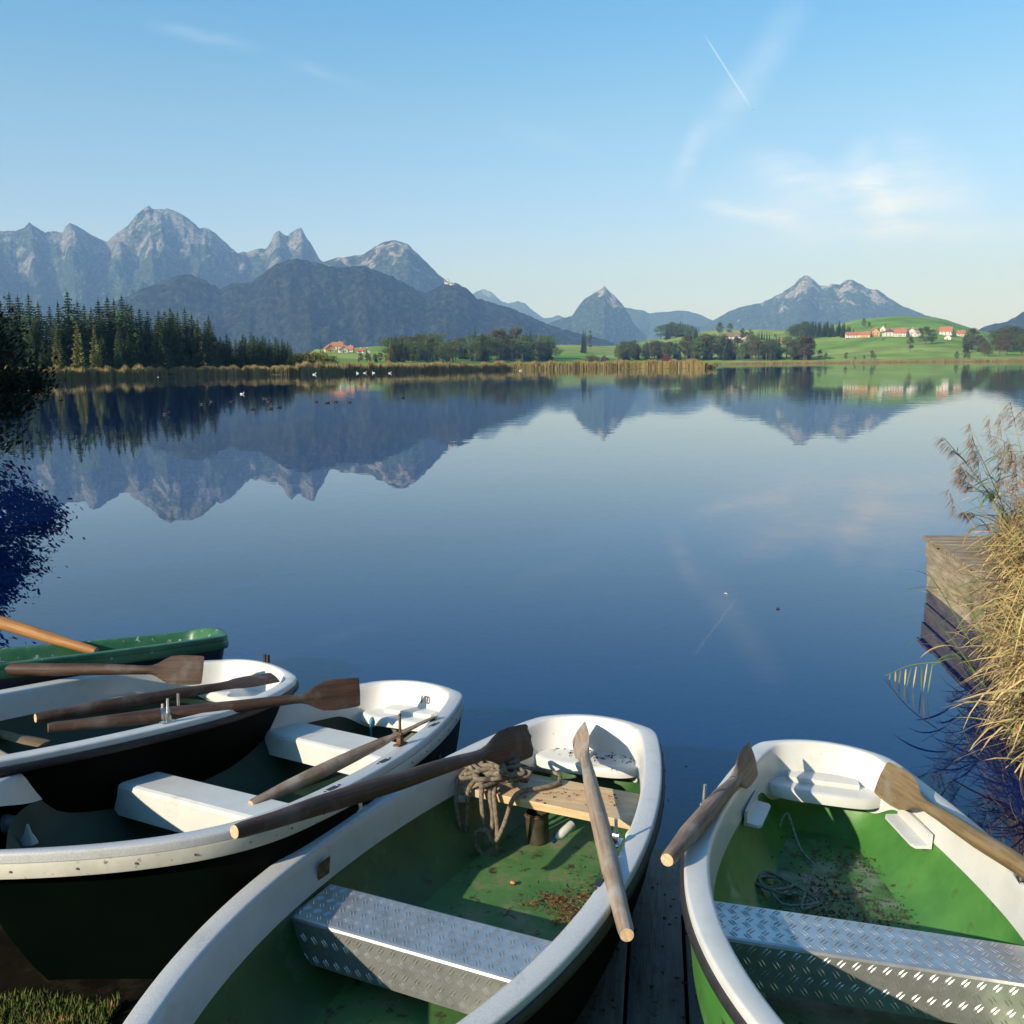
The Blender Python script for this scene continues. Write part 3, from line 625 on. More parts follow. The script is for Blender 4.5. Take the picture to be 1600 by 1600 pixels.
# ---------------------------------------------------------------- oars
def wood(name, c1, c2, grey=None, sc=5):
    return mat(name, c1, c2, scale=sc, stretch=(.8, 14, 14), rough=.62, detail=8, c3=grey, c3scale=7, c3lo=.5, c3hi=.66, bump=.0022, bscale=6)
m_oar_dark = wood('dark_weathered_oar_wood', (.035, .018, .012), (.085, .045, .028), (.11, .085, .075))
m_oar_grey = wood('grey_weathered_oar_wood', (.12, .08, .055), (.26, .19, .14), (.30, .26, .22))
m_oar_tan = wood('tan_oar_wood', (.13, .085, .04), (.24, .17, .085), (.20, .17, .12))
m_oar_orange = wood('varnished_oar_wood', (.26, .11, .03), (.42, .20, .06), None)
m_oar_pale = wood('bleached_oar_wood', (.20, .14, .10), (.36, .28, .21), (.34, .31, .28))
m_endgrain = mat('end_grain', (.45, .30, .18), (.62, .46, .30), scale=60, rough=.8)
def make_oar(label, A, B, m, blade=.36, roll=0, rad=.036, bw=.085, grip=.12, collar=None, bend=.0, group='wooden oars lying in the boats', chip=False):
    """A = handle end, B = blade tip; local x runs from the handle to the tip"""
    A, B = Vector(A), Vector(B); ln = (B - A).length; ex = (B - A).normalized(); up = Vector((0, 0, 1)); ey = up.cross(ex).normalized(); ez = ex.cross(ey)
    M = Matrix((ex, ey, ez)).transposed().to_4x4() @ Matrix.Rotation(roll, 4, 'X'); M.translation = A
    root = empty('oar', M); tag(root, label, 'oar', group)
    b = MB(); R = []; nn = 14
    for t, k in ((0, .62), (.02, .74), (.10, .80), (.22, .96), (.35, 1.04), (.5, 1.0), (.62, .92), (.72, .80), (.80, .70)):
        x = t * (ln - blade) / .80 ; wob = .002 * sin(t * 17 + ln * 9)
        R.append([Vector((x, cos(2 * pi * i / nn) * rad * k + wob, sin(2 * pi * i / nn) * rad * k)) for i in range(nn)])
    b.rings(R, True, False, False); b.build('shaft', m, root, smooth=60)
    b = MB(); b.add(R[0], [tuple(range(nn))[::-1]]); b.build('handle_end', m_endgrain, root)
    b = MB(); R2 = []; x0 = ln - blade; r0 = rad * .70
    prof = [(0, r0, r0), (.08, r0 * 1.05, r0 * .9), (.18, r0 * 1.5, r0 * .68), (.30, bw * .72, .009), (.42, bw * .93, .0075), (.6, bw * 1.0, .0065), (.85, bw * .97, .0055), (.97, bw * .93, .005), (1.0, bw * .86, .004)]
    for t, hw, ht in prof:
        R2.append([Vector((x0 + t * blade + ((.012 * sin(i * 2.7) if chip and t > .96 else 0)), cos(2 * pi * i / nn) * hw, sin(2 * pi * i / nn) * ht * (1 + .6 * (abs(cos(2 * pi * i / nn)) < .3) * (t > .25)) + bend * t * t)) for i in range(nn)])
    b.rings(R2, True, False, True); b.build('blade', m, root, smooth=60)
    if collar:
        b = MB(); x = collar * ln; rr = rad * 1.08
        b.tube([(x - .022, 0, 0), (x + .022, 0, 0)], rr, 14); b.box((x, 0, rr + .006), (.016, .012, .010), bev=.003)
        b.tube([(x, 0, rr), (x, 0, rr + .05)], .006, 8); b.tube([(x - .01, rr, .0), (x - .01, rr + .018, 0)], .007, 6)
        b.build('collar', m_steel, root, smooth=35)
    return root
make_oar('orange varnished oar resting on the rim of the all green boat', at(150, 1018, z=.40), at(-240, 900, z=.86), m_oar_orange, rad=.044, blade=.3)
make_oar('dark oar with a squarish blade, topmost across the far white boat', at(-160, 1045, z=.62), at(317, 1047, z=.56), m_oar_dark, rad=.037, roll=radians(62), bw=.088, blade=.32)
make_oar('dark oar seen edge on, thin blade tip over the far white boat', at(55, 1122, z=.62), at(430, 1058, z=.51), m_oar_dark, rad=.035, roll=radians(12), blade=.40, bw=.068)
make_oar('dark brown oar with steel collar across the left rim of the boat with two benches', at(75, 1138, z=.60), at(562, 1081, z=.50), m_oar_dark, rad=.035, roll=radians(78), bw=.085, blade=.36, collar=.34)
make_oar('long oar lying inside the boat with two white benches along its right side', at(392, 1258, z=.40), at(675, 1122, z=.46), m_oar_grey, rad=.034, roll=radians(-28), bw=.068, blade=.36)
make_oar('dark oar with split blade tip across the left rim of the middle boat', at(366, 1300, z=.76), at(828, 1156, z=.50), m_oar_dark, rad=.037, roll=radians(70), bw=.085, blade=.40, chip=True)
make_oar('pale weathered oar over the right rim of the middle boat, handle hanging out', at(979, 1462, z=.53), at(904, 1142, z=.43), m_oar_pale, rad=.036, roll=radians(-58), bw=.068, blade=.42)
make_oar('grey brown oar across the left rim of the right hand boat', at(1042, 1343, z=.60), at(1178, 1185, z=.51), m_oar_grey, rad=.037, roll=radians(72), bw=.082, blade=.34)
make_oar('tan oar with its broad blade at the transom corner of the right hand boat', at(1700, 1420, z=.56), at(1376, 1214, z=.41), m_oar_tan, rad=.035, roll=radians(-64), bw=.085, blade=.38)
make_oar('pale oar stub lying in the bottom of the far white boat', at(-230, 1100, z=.40), at(70, 1162, z=.33), m_oar_tan, rad=.037, roll=0, bw=.05, blade=.3)

# ---------------------------------------------------------------- ropes
m_rope = mat('weathered_grey_rope', (.10, .08, .06), (.25, .205, .15), scale=60, rough=.9, bump=.003, bscale=220)
m_rope2 = mat('greenish_rope', (.09, .13, .10), (.22, .28, .22), scale=60, rough=.9, bump=.003, bscale=220)
def W(k, x, s, z): return boat_matrix(k) @ Vector((x, -s, z))
rnd = random.Random(4)
pts = []
cx, cs = -.26, .67
for k in range(64):   # heap of loops on the pine board
    a = k * 2.1 + rnd.uniform(-1.3, 1.3); rr = rnd.uniform(.03, .17)
    pts.append((cx + cos(a) * rr * 1.15, cs + sin(a) * rr * .75, -.086 + .0011 * k * rnd.uniform(.2, 1.4) + rnd.uniform(0, .065)))
hang = [(-.44, .62, -.06), (-.42, .75, -.10), (-.41, .76, -.24), (-.39, .75, -.33), (-.37, .74, -.22), (-.36, .73, -.09), (-.30, .6, -.03), (-.29, .74, -.09), (-.27, .77, -.26), (-.25, .77, -.33), (-.23, .76, -.2), (-.245, .74, -.09), (-.25, .6, -.04),
        (-.22, .75, -.08), (-.20, .78, -.24), (-.215, .79, -.36), (-.26, .79, -.39), (-.31, .79, -.33), (-.30, .79, -.27), (-.25, .79, -.26), (-.21, .80, -.30), (-.16, .80, -.22), (-.12, .77, -.10), (-.10, .70, -.085), (-.02, .62, -.088), (.02, .55, -.088), (-.02, .47, -.088), (-.12, .45, -.085), (-.2, .5, -.07)]
b = MB(); b.tube([W('centre', *p) for p in spline(pts + hang, 9)], .0112, 8)
rp = b.build('rope_heap', m_rope, smooth='all'); tag(rp, 'tangled heap of weathered rope hanging over the pine board', 'rope')
pts = []; cx, cs = -.25, .74
for k in range(30):
    a = k * 1.35; rr = .12 * (1 - .3 * (k % 5) / 5) * rnd.uniform(.6, 1.1); pts.append((cx + cos(a) * rr * .9 + (k > 22) * .08, cs + sin(a) * rr * .75 + (k > 22) * .12, -.355 + rnd.uniform(0, .02)))
pts += [(-.10, .66, -.345), (-.07, .55, -.34), (-.12, .44, -.32), (-.15, .34, -.27), (-.17, .27, -.235), (-.19, .28, -.25), (-.21, .33, -.28)]
b = MB(); b.tube([W('right', *p) for p in spline(pts, 8)], .006, 7)
tag(b.build('rope_coil', m_rope2, smooth='all'), 'thin greenish rope coiled on the floor of the right hand boat', 'rope')
m_blue = mat('blue_strap', (.03, .16, .30), (.05, .24, .40), rough=.5)
b = MB(); b.tube([W('left', *p) for p in spline([(-.17, .18, -.16), (-.165, .215, -.168), (-.165, .222, -.24), (-.155, .225, -.33), (-.15, .24, -.36)], 6)], [.013] * 8 + [.008] * 17, 8)
tag(b.build('blue_line', m_blue, smooth='all'), 'short blue line hanging from the stern seat', 'line')

# ---------------------------------------------------------------- small things in the boats
m_bailer = mat('clear_worn_plastic', (.03, .027, .018), (.07, .06, .04), scale=20, rough=.35)  # darkened so the shadow under the board is part of the can's colour
def can(name, label, cat, k, x, s, z, r, h, m, m2=None):
    M = boat_matrix(k) @ Matrix.Translation((x, -s, z)); root = empty(name, M); tag(root, label, cat)
    b = MB(); R = [[Vector((cos(2 * pi * i / 20) * rr, sin(2 * pi * i / 20) * rr, zz)) for i in range(20)] for rr, zz in ((r * .9, 0), (r * .93, h * .1), (r, h * .5), (r, h), (r * .93, h), (r * .88, .01))]
    b.rings(R, True, True, True); b.build('can_body', m, root, smooth=40)
    b = MB(); b.tube([(cos(a) * r * 1.03, sin(a) * r * 1.03, h * .92) for a in [i * pi / 10 for i in range(21)]], .004, 6); b.build('can_rim', m2 or m, root, smooth='all'); return root
can('bailing_can', 'dark bailing can standing in shadow under the pine board', 'can', 'centre', -.08, .60, -.372, .055, .15, m_bailer, m_rust)
def bottle(name, label, M, m_body, m_cap):
    root = empty(name, M); tag(root, label, 'bottle')
    b = MB(); R = [[Vector((cos(2 * pi * i / 16) * rr, sin(2 * pi * i / 16) * rr, zz)) for i in range(16)] for rr, zz in ((.026, 0), (.030, .008), (.030, .11), (.022, .135), (.012, .15), (.012, .16))]
    b.rings(R, True, True, True); b.build('bottle_body', m_body, root, smooth=50)
    b = MB(); b.tube([(0, 0, .158), (0, 0, .182)], .015, 14); b.build('cap', m_cap, root, smooth=40); return root
bottle('plastic_bottle', 'small white bottle with blue cap lying below the pine board', boat_matrix('centre') @ Matrix.Translation((.10, -.60, -.26)) @ Matrix.Rotation(radians(110), 4, 'X') @ Matrix.Rotation(radians(-25), 4, 'Y') @ Matrix.Scale(.72, 4), m_white, m_blue)
b = MB()   # white fender seen over the rim of the left boat
R = []
for t in range(9):
    a = t / 8 * pi; R.append([Vector((cos(2 * pi * i / 14) * .05 * sin(a) ** .6 if 0 < t < 8 else 0, sin(2 * pi * i / 14) * .05 * sin(a) ** .6 if 0 < t < 8 else 0, -.10 + .2 * t / 8)) for i in range(14)])
b.rings(R, True)
fd = b.build('fender', m_white, smooth='all', M=Matrix.Translation(at(-2, 1290, z=.36)) @ Matrix.Rotation(radians(80), 4, 'Y')); tag(fd, 'white rounded fender lying in the boat with two benches', 'fender')
b = MB(); b.rings([[Vector((cos(2 * pi * i / 7) * r * (1 + .3 * sin(i * 2)), sin(2 * pi * i / 7) * r * .6, z)) for i in range(7)] for r, z in ((.035, 0), (.030, .015), (.014, .045), (.004, .085))], True, True, True)
tag(b.build('crumpled_rag', m_white, smooth=30, M=Matrix.Translation(at(46, 1318, z=.38)) ), 'small crumpled white rag peaking above the rim of the boat with two benches', 'rag')
# orange peel / leaf pieces
m_bright = mat('orange_leaf', (.45, .17, .06), (.55, .26, .1), scale=30, rough=.7)
def litter(name, label, k, spots, m, seed=1):
    r_ = random.Random(seed); b = MB()
    for (x, s, sx, ss, n, z) in spots:
        for i in range(n):
            px, ps = x + r_.gauss(0, sx), s + r_.gauss(0, ss); a = r_.uniform(0, 6.28); l_ = r_.uniform(.004, .013); w_ = l_ * r_.uniform(.3, .7); zz = z + r_.uniform(.001, .008)
            c_ = W(k, px, ps, zz); e1 = Vector((cos(a), sin(a), r_.uniform(-.4, .4))) * l_; e2 = Vector((-sin(a), cos(a), r_.uniform(-.4, .4))) * w_
            b.add([c_ - e1, c_ - e2 * .8, c_ + e1, c_ + e2 * .8 + Vector((0, 0, .003))], [(0, 1, 2, 3)])
    return tag(b.build(name, m), label, kind='stuff')
m_litter = mat('brown_leaf_litter', (.07, .03, .012), (.20, .10, .04), scale=60, rough=.9)
m_litter_d = mat('dark_leaf_litter', (.02, .014, .008), (.06, .04, .02), scale=60, rough=.9)
FZ = -.366
litter('leaf_litter', 'brown leaf scraps', 'centre', [(.20, 1.05, .045, .018, 130, FZ), (.28, 1.10, .05, .02, 150, FZ), (.26, 1.18, .03, .03, 90, FZ), (.12, 1.12, .04, .02, 60, FZ), (.3, .98, .05, .02, 60, FZ), (.22, .9, .12, .1, 60, FZ)], m_litter, 3)
litter('leaf_litter', 'dark leaf scraps', 'right', [(-.02, .70, .10, .08, 200, FZ), (.12, .85, .10, .10, 160, FZ), (-.10, .92, .1, .08, 200, FZ), (.22, .98, .06, .05, 60, FZ), (.10, .42, .07, .06, 120, FZ), (0, .6, .2, .25, 160, FZ)], m_litter_d, 5)
litter('seat_specks', 'dark specks of dirt on the stern seat', 'centre', [(.12, .10, .14, .05, 90, -.140), (-.1, .08, .1, .04, 30, -.140)], m_litter_d, 8)
litter('bench_dirt', 'scraps on the pine board', 'centre', [(.1, .64, .2, .06, 60, -.104)], m_litter, 9)
def lump(name, label, k, x, s, z, r, m):
    b = MB(); R = []
    for t in range(6):
        a = t / 5 * pi; R.append([Vector((cos(2 * pi * i / 9) * r * sin(a) * (1 + .25 * sin(i * 3 + t)) + 0, sin(2 * pi * i / 9) * r * .7 * sin(a), r * .7 * (1 - cos(a)) * .7)) for i in range(9)])
    b.rings(R, True); return tag(b.build(name, m, smooth='all', M=boat_matrix(k) @ Matrix.Translation((x, -s, z))), label, 'leaf')
lump('curled_leaf', 'bright orange curled leaf on the floor of the middle boat', 'centre', -.03, 1.0, FZ, .014, m_bright)
lump('curled_leaf', 'small orange curled leaf on the floor of the right hand boat', 'right', .0, .72, FZ, .016, m_bright)

# ---------------------------------------------------------------- plank ramp between the boats
m_plank = mat('wet_grey_planks', (.045, .05, .065), (.12, .125, .14), scale=3, stretch=(6, .8, 1), rough=.55, c3=(.05, .045, .04), c3scale=6, c3lo=.5, c3hi=.62, spots=(.015, .013, .012), sscale=26, slo=.60, shi=.65, bump=.003, bscale=9)
rampM = Matrix.Translation((.72, 4.42, -.03)) @ Matrix.Rotation(radians(-9), 4, 'Z') @ Matrix.Rotation(radians(-2.6), 4, 'X')
ramp_root = empty('plank_ramp', rampM); tag(ramp_root, 'wet grey plank ramp sloping into the lake between the two nearest boats', 'ramp')
r5 = random.Random(5)
for i in range(-5, 7):
    b = MB(); wpl = .215; x = i * wpl
    b.box((0, 0, 0), (wpl / 2 - .006, 1.95 + r5.uniform(-.03, .03), .02), bev=.005)
    b.build('plank', m_plank, ramp_root, smooth=40, M=Matrix.Translation((x, -1.9, r5.uniform(-.003, .003))) @ Matrix.Rotation(r5.uniform(-.004, .004), 4, 'Y'))

# ================================================================ trees
m_bark = mat('grey_brown_bark', (.06, .045, .03), (.13, .10, .075), scale=5, stretch=(4, 4, .6), rough=.95, bump=.02)
def leaf_mat(name, c1, c2, rand=.5, sc=.6, trans=.25):
    m, nt, bs = new_mat(name); L = nt.links.new
    tc = N(nt, 'ShaderNodeTexCoord'); nz = N(nt, 'ShaderNodeTexNoise', i_Scale=sc, i_Detail=5.0, i_Roughness=.7); L(tc.outputs['Object'], nz.inputs['Vector'])
    rp = ramp(nt, [(.35, c1), (.65, c2)]); L(nz.outputs[0], rp.inputs[0])
    oi = N(nt, 'ShaderNodeObjectInfo'); hv = N(nt, 'ShaderNodeHueSaturation'); L(rp.outputs[0], hv.inputs['Color'])
    L(mathn(nt, 'MULTIPLY_ADD', oi.outputs['Random'], rand, 1 - rand * .4), hv.inputs['Value'])
    L(mathn(nt, 'MULTIPLY_ADD', oi.outputs['Random'], .05, .475), hv.inputs['Hue'])
    L(hv.outputs[0], bs.inputs['Base Color']); bs.inputs['Roughness'].default_value = .7; bs.inputs['Specular IOR Level'].default_value = .25
    if trans:
        out = nt.nodes['Material Output']; t = N(nt, 'ShaderNodeBsdfTranslucent'); L(hv.outputs[0], t.inputs[0]); mx = N(nt, 'ShaderNodeMixShader', i_0=trans)
        L(bs.outputs[0], mx.inputs[1]); L(t.outputs[0], mx.inputs[2]); L(mx.outputs[0], out.inputs['Surface'])
    return m
m_fir = leaf_mat('spruce_needles', (.018, .034, .013), (.052, .078, .022), rand=.8)
m_fir2 = leaf_mat('pale_larch_needles', (.09, .10, .025), (.16, .15, .04), rand=.5)
m_leaf = leaf_mat('broad_leaves', (.055, .085, .022), (.125, .145, .045), rand=.7)
m_leaf_y = leaf_mat('yellowing_leaves', (.10, .11, .025), (.20, .18, .05), rand=.5)
m_leaf_br = leaf_mat('brown_autumn_leaves', (.075, .070, .028), (.13, .11, .045), rand=.5)
m_leaf_r = leaf_mat('red_autumn_leaves', (.12, .02, .02), (.2, .05, .04), rand=.4)
def fir_mesh(seed, h=20.0, rad=3.0, tiers=30, per=13, bare=.06):
    r = random.Random(seed); v = []; f = []
    for k in range(tiers):
        t = k / tiers; z = h * (bare + (1 - bare) * t); R = rad * (1 - t) ** .85 * r.uniform(.75, 1.12) + .12
        n = max(4, int(per * (1 - t * .6)))
        for i in range(n):
            a = 2 * pi * (i + r.random()) / n; l_ = R * r.uniform(.6, 1.15); dz = -l_ * r.uniform(.25, .5); wd = l_ * r.uniform(.22, .34) + .08
            ca, sa = cos(a), sin(a); segs = 3
            for s in range(segs):
                u0, u1 = s / segs, (s + 1) / segs; p0 = Vector((ca * l_ * u0, sa * l_ * u0, z + dz * u0 ** 1.3)); p1 = Vector((ca * l_ * u1, sa * l_ * u1, z + dz * u1 ** 1.3 + r.uniform(-.1, .1)))
                side = Vector((-sa, ca, 0)) * wd * (1 - u0 * .7); j = r.uniform(-.2, .2)
                b = len(v); v += [p0 - side + Vector((0, 0, -.25 - wd * .5)), p0 + Vector((0, 0, .1)), p1, p0 + side + Vector((0, 0, -.25 - wd * .5 + j))]
                f += [(b, b + 1, b + 2), (b + 1, b + 3, b + 2)]
    b = len(v); v += [Vector((.12, 0, h * .93)), Vector((-.06, .1, h * .93)), Vector((-.06, -.1, h * .93)), Vector((0, 0, h * 1.03))]; f += [(b, b + 1, b + 3), (b + 1, b + 2, b + 3), (b + 2, b, b + 3)]
    return v, f
def crown_mesh(seed, h=12.0, rad=4.5, base=.12, clumps=26, leaves=90, ls=.5, zsq=1.0):
    r = random.Random(seed); v = []; f = []
    for c in range(clumps):
        a = r.uniform(0, 2 * pi); t = r.uniform(0, 1); zz = h * (base + (1 - base) * (.12 + .78 * t)); R = rad * (sin(pi * (.15 + .8 * t)) ** .6) * sqrt(r.random()) * .8
        cc = Vector((cos(a) * R, sin(a) * R, zz)); cr = rad * r.uniform(.25, .48)
        for i in range(leaves):
            d = Vector((r.gauss(0, 1), r.gauss(0, 1), r.gauss(0, 1))).normalized(); p = cc + Vector((d.x, d.y, d.z * .8)) * cr * r.uniform(.55, 1.05)
            nrm = (d + Vector((r.uniform(-.8, .8), r.uniform(-.8, .8), r.uniform(-.5, .9)))).normalized(); e1 = nrm.orthogonal().normalized(); e2 = nrm.cross(e1); s = ls * r.uniform(.5, 1.2)
            b = len(v); v += [p - e1 * s * .5, p - e2 * s * .35, p + e1 * s * .5, p + e2 * s * .35]; f.append((b, b + 1, b + 2, b + 3))
    return v, f
def trunk_part(h, r0, limbs=4, seed=0):
    r = random.Random(seed); b = MB(); b.tube([(0, 0, -.4), (.03, 0, h * .3), (0, .05, h * .6), (0, 0, h)], [r0, r0 * .8, r0 * .55, r0 * .15], 8)
    for i in range(limbs):
        a = r.uniform(0, 6.28); z = h * r.uniform(.3, .7); l_ = h * .28; b.tube([(0, 0, z), (cos(a) * l_ * .6, sin(a) * l_ * .6, z + l_ * .4), (cos(a) * l_, sin(a) * l_, z + l_ * .9)], [r0 * .4, r0 * .25, r0 * .08], 6)
    return b
PROTO = {}
def proto(kind, crown, mc, h, r0, limbs=0):
    """first tree of a kind: a thing with trunk and crown"""
    root = empty(kind, loc=(0, 0, 0)); t = trunk_part(h * .9, r0, limbs).build('trunk', m_bark, root); v, f = crown
    b = MB(); b.add(v, f); c = b.build('crown', mc, root); PROTO.setdefault(kind, []).append((root, h)); return root
for sd in range(4): proto('spruce_tree', fir_mesh(sd, 20, (3.0, 3.5, 2.6, 3.2)[sd], 30, 13), m_fir, 20, .28)
proto('larch_tree', fir_mesh(12, 18, 3.0, 24, 12), m_fir2, 18, .25)
for sd in range(3): proto('leafy_tree', crown_mesh(20 + sd, 13, (4.5, 4.0, 5.2)[sd]), m_leaf, 13, .3, 4)
proto('autumn_tree', crown_mesh(31, 13, 3.6), m_leaf_br, 13, .28, 4)
proto('yellow_bush', crown_mesh(41, 6, 4.0, base=.0, clumps=22), m_leaf_y, 6, .12, 3)
proto('red_bush', crown_mesh(43, 6, 4.0, base=.0, clumps=22), m_leaf_r, 6, .12, 3)
proto('narrow_poplar', crown_mesh(47, 20, 2.6, base=.02, clumps=34), m_leaf, 20, .25, 3)
USED = {}
rt = random.Random(99)
def place(kind, loc, h, label, group, wide=1.0):
    lst = PROTO[kind]; i = rt.randrange(len(lst)); root, h0 = lst[i]
    o = root if (kind, i) not in USED else copy_tree(root); USED[(kind, i)] = 1
    o.location = loc; s = h / h0; o.scale = (s * wide, s * wide, s); o.rotation_euler = (0, 0, rt.uniform(0, 6.28))
    tag(o, label, 'bush' if 'bush' in kind else 'tree', group); return o
def px_tree(kind, px, py, hpx, label, group, wide=1.0, rmin=None):
    p = ground_hit(px, py, rmin); d = sqrt(p.x ** 2 + p.y ** 2); dep = Vector(p).dot(Vector(_f)); p.z -= .3
    return place(kind, p, hpx / FPX * dep, label, group, wide)
def on_r(px, r):
    a = atan2(px - 800, FPX); return Vector((sin(a) * r, cos(a) * r, land_h(px, r) - .2))
# left stand of spruces behind the reeds: (pixel x, pixel y of the top, distance)
SP = 'dark spruce in the dense stand on the left shore behind the reeds'
stand = [(-60, 470, 270), (-38, 455, 262), (-15, 462, 270), (4, 470, 268), (22, 466, 275), (37, 457, 282), (50, 463, 300), (66, 458, 290), (80, 472, 285), (97, 475, 300), (110, 470, 290), (126, 453, 288), (140, 468, 296), (150, 474, 305), (160, 480, 300), (172, 470, 315), (186, 459, 300), (196, 466, 318), (208, 457, 305), (216, 470, 300), (222, 476, 310), (234, 480, 302), (246, 482, 312), (263, 481, 306), (272, 484, 316), (281, 478, 308), (292, 488, 320), (303, 482, 312), (313, 492, 322), (333, 500, 316), (322, 508, 320)]
for px, py, r_ in stand:
    p = on_r(px, r_); top = at(px, py, d=p.y).z; place('spruce_tree', p, (top - p.z) * rt.uniform(.97, 1.02), SP, 'spruces of the left shore stand', 1.9)
for i in range(46):
    px = rt.uniform(-60, 340); r_ = rt.uniform(262, 300) + max(0, px) * .12; p = on_r(px, r_); top = at(px, rt.uniform(488, 525), d=p.y).z; place('spruce_tree', p, top - p.z, SP, 'spruces of the left shore stand', 1.9)
for px, py in ((64, 513), (81, 530), (90, 545), (103, 512), (136, 500), (162, 508), (197, 515), (213, 520), (250, 520), (232, 512), (310, 520), (275, 540), (350, 535), (385, 530)):
    p = on_r(px, shore_r(px) + 14); top = at(px, py, d=p.y).z
    place('spruce_tree' if px not in (103, 136, 162) else 'larch_tree', p, top - p.z, 'small spruce standing forward at the edge of the left shore stand' if px not in (103, 136, 162) else 'pale yellow green conifer at the edge of the dark left shore stand', 'young conifers at the edge of the left stand', 1.25)
for px, py in ((345, 527), (355, 532), (365, 528), (378, 536), (390, 528), (403, 524), (412, 532), (420, 530), (430, 535), (440, 533), (450, 536), (458, 540), (399, 540), (424, 543)):
    for q in range(2):
        p = on_r(px + q * 4, 330 + rt.uniform(-8, 12)); top = at(px, py - 7 + q * 6, d=p.y).z; place('spruce_tree', p, top - p.z, 'low spruce in the short row right of the tall left shore stand', 'low row of spruces on the left shore', 2.1)
for px, py in ((475, 552), (484, 549), (494, 551), (505, 550), (517, 553), (485, 556)):
    p = on_r(px, 345); top = at(px, py, d=p.y).z; place('yellow_bush', p, top - p.z, 'round yellow green bush behind the reeds near the left hamlet', 'yellow green bushes near the left hamlet', 1.0)
px_tree('narrow_poplar', 501, 552, 19, 'slim poplar standing just left of the left hamlet', None, .8, 600)
# middle shore
MID = 'tree in the mixed belt behind the middle reeds'
for i in range(84):
    px = rt.uniform(590, 862); k = rt.choice(['spruce_tree', 'spruce_tree', 'leafy_tree', 'leafy_tree', 'autumn_tree', 'larch_tree'])
    hp = rt.uniform(26, 38) + (14 if 740 < px < 860 else 0) * rt.random(); px_tree(k, px, rt.uniform(559, 565), hp, {'spruce_tree': 'dark conifer', 'leafy_tree': 'green leafy tree', 'autumn_tree': 'brownish autumn tree', 'larch_tree': 'pale conifer'}[k] + ' in the mixed belt behind the middle reeds', 'mixed trees behind the middle reeds', 1.45, 520)
for i in range(26):
    px = 560 + i * 6 + rt.uniform(-3, 3); px_tree(rt.choice(['leafy_tree', 'autumn_tree', 'spruce_tree']), px, 566, rt.uniform(10, 17), 'low tree in the front row right of the left hamlet', 'low trees right of the left hamlet', 1.2, 480)
for i in range(22):
    px = rt.uniform(618, 690); px_tree('leafy_tree', px, rt.uniform(545, 550), rt.uniform(22, 28), 'green leafy tree of the square wood behind the middle belt', 'leafy wood behind the middle belt', 1.0, 900)
for px, hp in ((603, 14), (609, 17), (616, 16)): px_tree('leafy_tree', px, 543, hp, 'dark round tree at the left end of the square wood', 'round trees beside the square wood', 1.2, 900)
for px, py, hp in ((745, 540, 22), (760, 541, 20), (772, 541, 22), (785, 541, 20), (800, 542, 24), (815, 543, 22), (826, 545, 20), (838, 550, 27), (845, 552, 30), (852, 552, 26), (697, 533, 16), (693, 534, 12)):
    px_tree(rt.choice(['spruce_tree', 'leafy_tree']), px, py, hp, 'tree on the rise behind the middle shore belt', 'trees on the rise behind the middle belt', 1.2, 900)
for px, py, hp in ((911, 552, 40), (914, 551, 36)): px_tree('spruce_tree', px, py, hp, 'tall dark tree of the pair standing alone in the green meadow', 'pair of tall trees in the meadow', .75, 700)
px_tree('narrow_poplar', 922, 546, 34, 'tall paler poplar beside the dark pair in the green meadow', None, 1.0, 700)
for px, py, hp in ((873, 530, 10), (887, 530, 9), (897, 528, 12), (907, 530, 20), (915, 529, 22), (925, 529, 17), (976, 522, 16)):
    px_tree('spruce_tree', px, py, hp, 'small conifer on the skyline of the middle meadow', 'small conifers on the middle meadow skyline', 1.1, 1500)
WR = 'dark conifer of the long wood on the low ridge in the middle'
for i in range(60):
    px = 900 + i * 3.2 + rt.uniform(-2, 2); t = (px - 900) / 190; base = 531 - 5 * t + rt.uniform(-3, 4); hp = interp(px, [(900, 14), (950, 18), (1000, 24), (1060, 24), (1090, 16)]) * rt.uniform(.85, 1.1)
    px_tree('spruce_tree' if rt.random() < .8 else 'leafy_tree', px, base, hp, WR if True else '', 'trees of the long wood on the ridge', 1.9, 1600)
for px, hp in ((1125, 22), (1140, 19), (1160, 12), (1172, 10)): px_tree('leafy_tree', px, 524, hp, 'round tree above the farmhouses right of the middle wood', 'trees above the middle farmhouses', 1.0, 1500)
for i in range(12):
    px = 1158 + i * 4 + rt.uniform(-1.5, 1.5); px_tree('autumn_tree' if i < 5 else 'spruce_tree', px, 531, rt.uniform(11, 17), 'tree in the short row between the farmhouses and the meadow', 'short tree row by the farmhouses', 1.0, 1400)
# right shore belt
for i in range(100):
    px = rt.uniform(965, 1272); k = rt.choice(['spruce_tree', 'spruce_tree', 'leafy_tree', 'autumn_tree', 'leafy_tree']); hp = rt.uniform(22, 34) * (1.2 if px > 1070 else .9)
    px_tree(k, px, 563 + rt.uniform(-3, 0.5), hp, {'spruce_tree': 'dark conifer', 'leafy_tree': 'green leafy tree', 'autumn_tree': 'brownish autumn tree'}[k] + ' in the belt along the far right shore', 'trees along the far right shore', 1.3, 1130 if px > 1116 else 900)
for px, py, hp, k in ((1290, 562, 12, 'leafy_tree'), (1281, 562, 16, 'leafy_tree'), (1322, 563, 13, 'autumn_tree'), (1350, 562, 8, 'autumn_tree'), (1362, 563, 16, 'autumn_tree'), (1367, 563, 9, 'leafy_tree'), (1336, 563, 6, 'leafy_tree'), (1495, 562, 14, 'leafy_tree'), (1507, 562, 17, 'autumn_tree'), (1514, 562, 13, 'autumn_tree')):
    px_tree(k, px, py, hp, 'small shrub like tree at the water edge below the right meadow', 'small trees at the right water edge', 1.0, 1100)
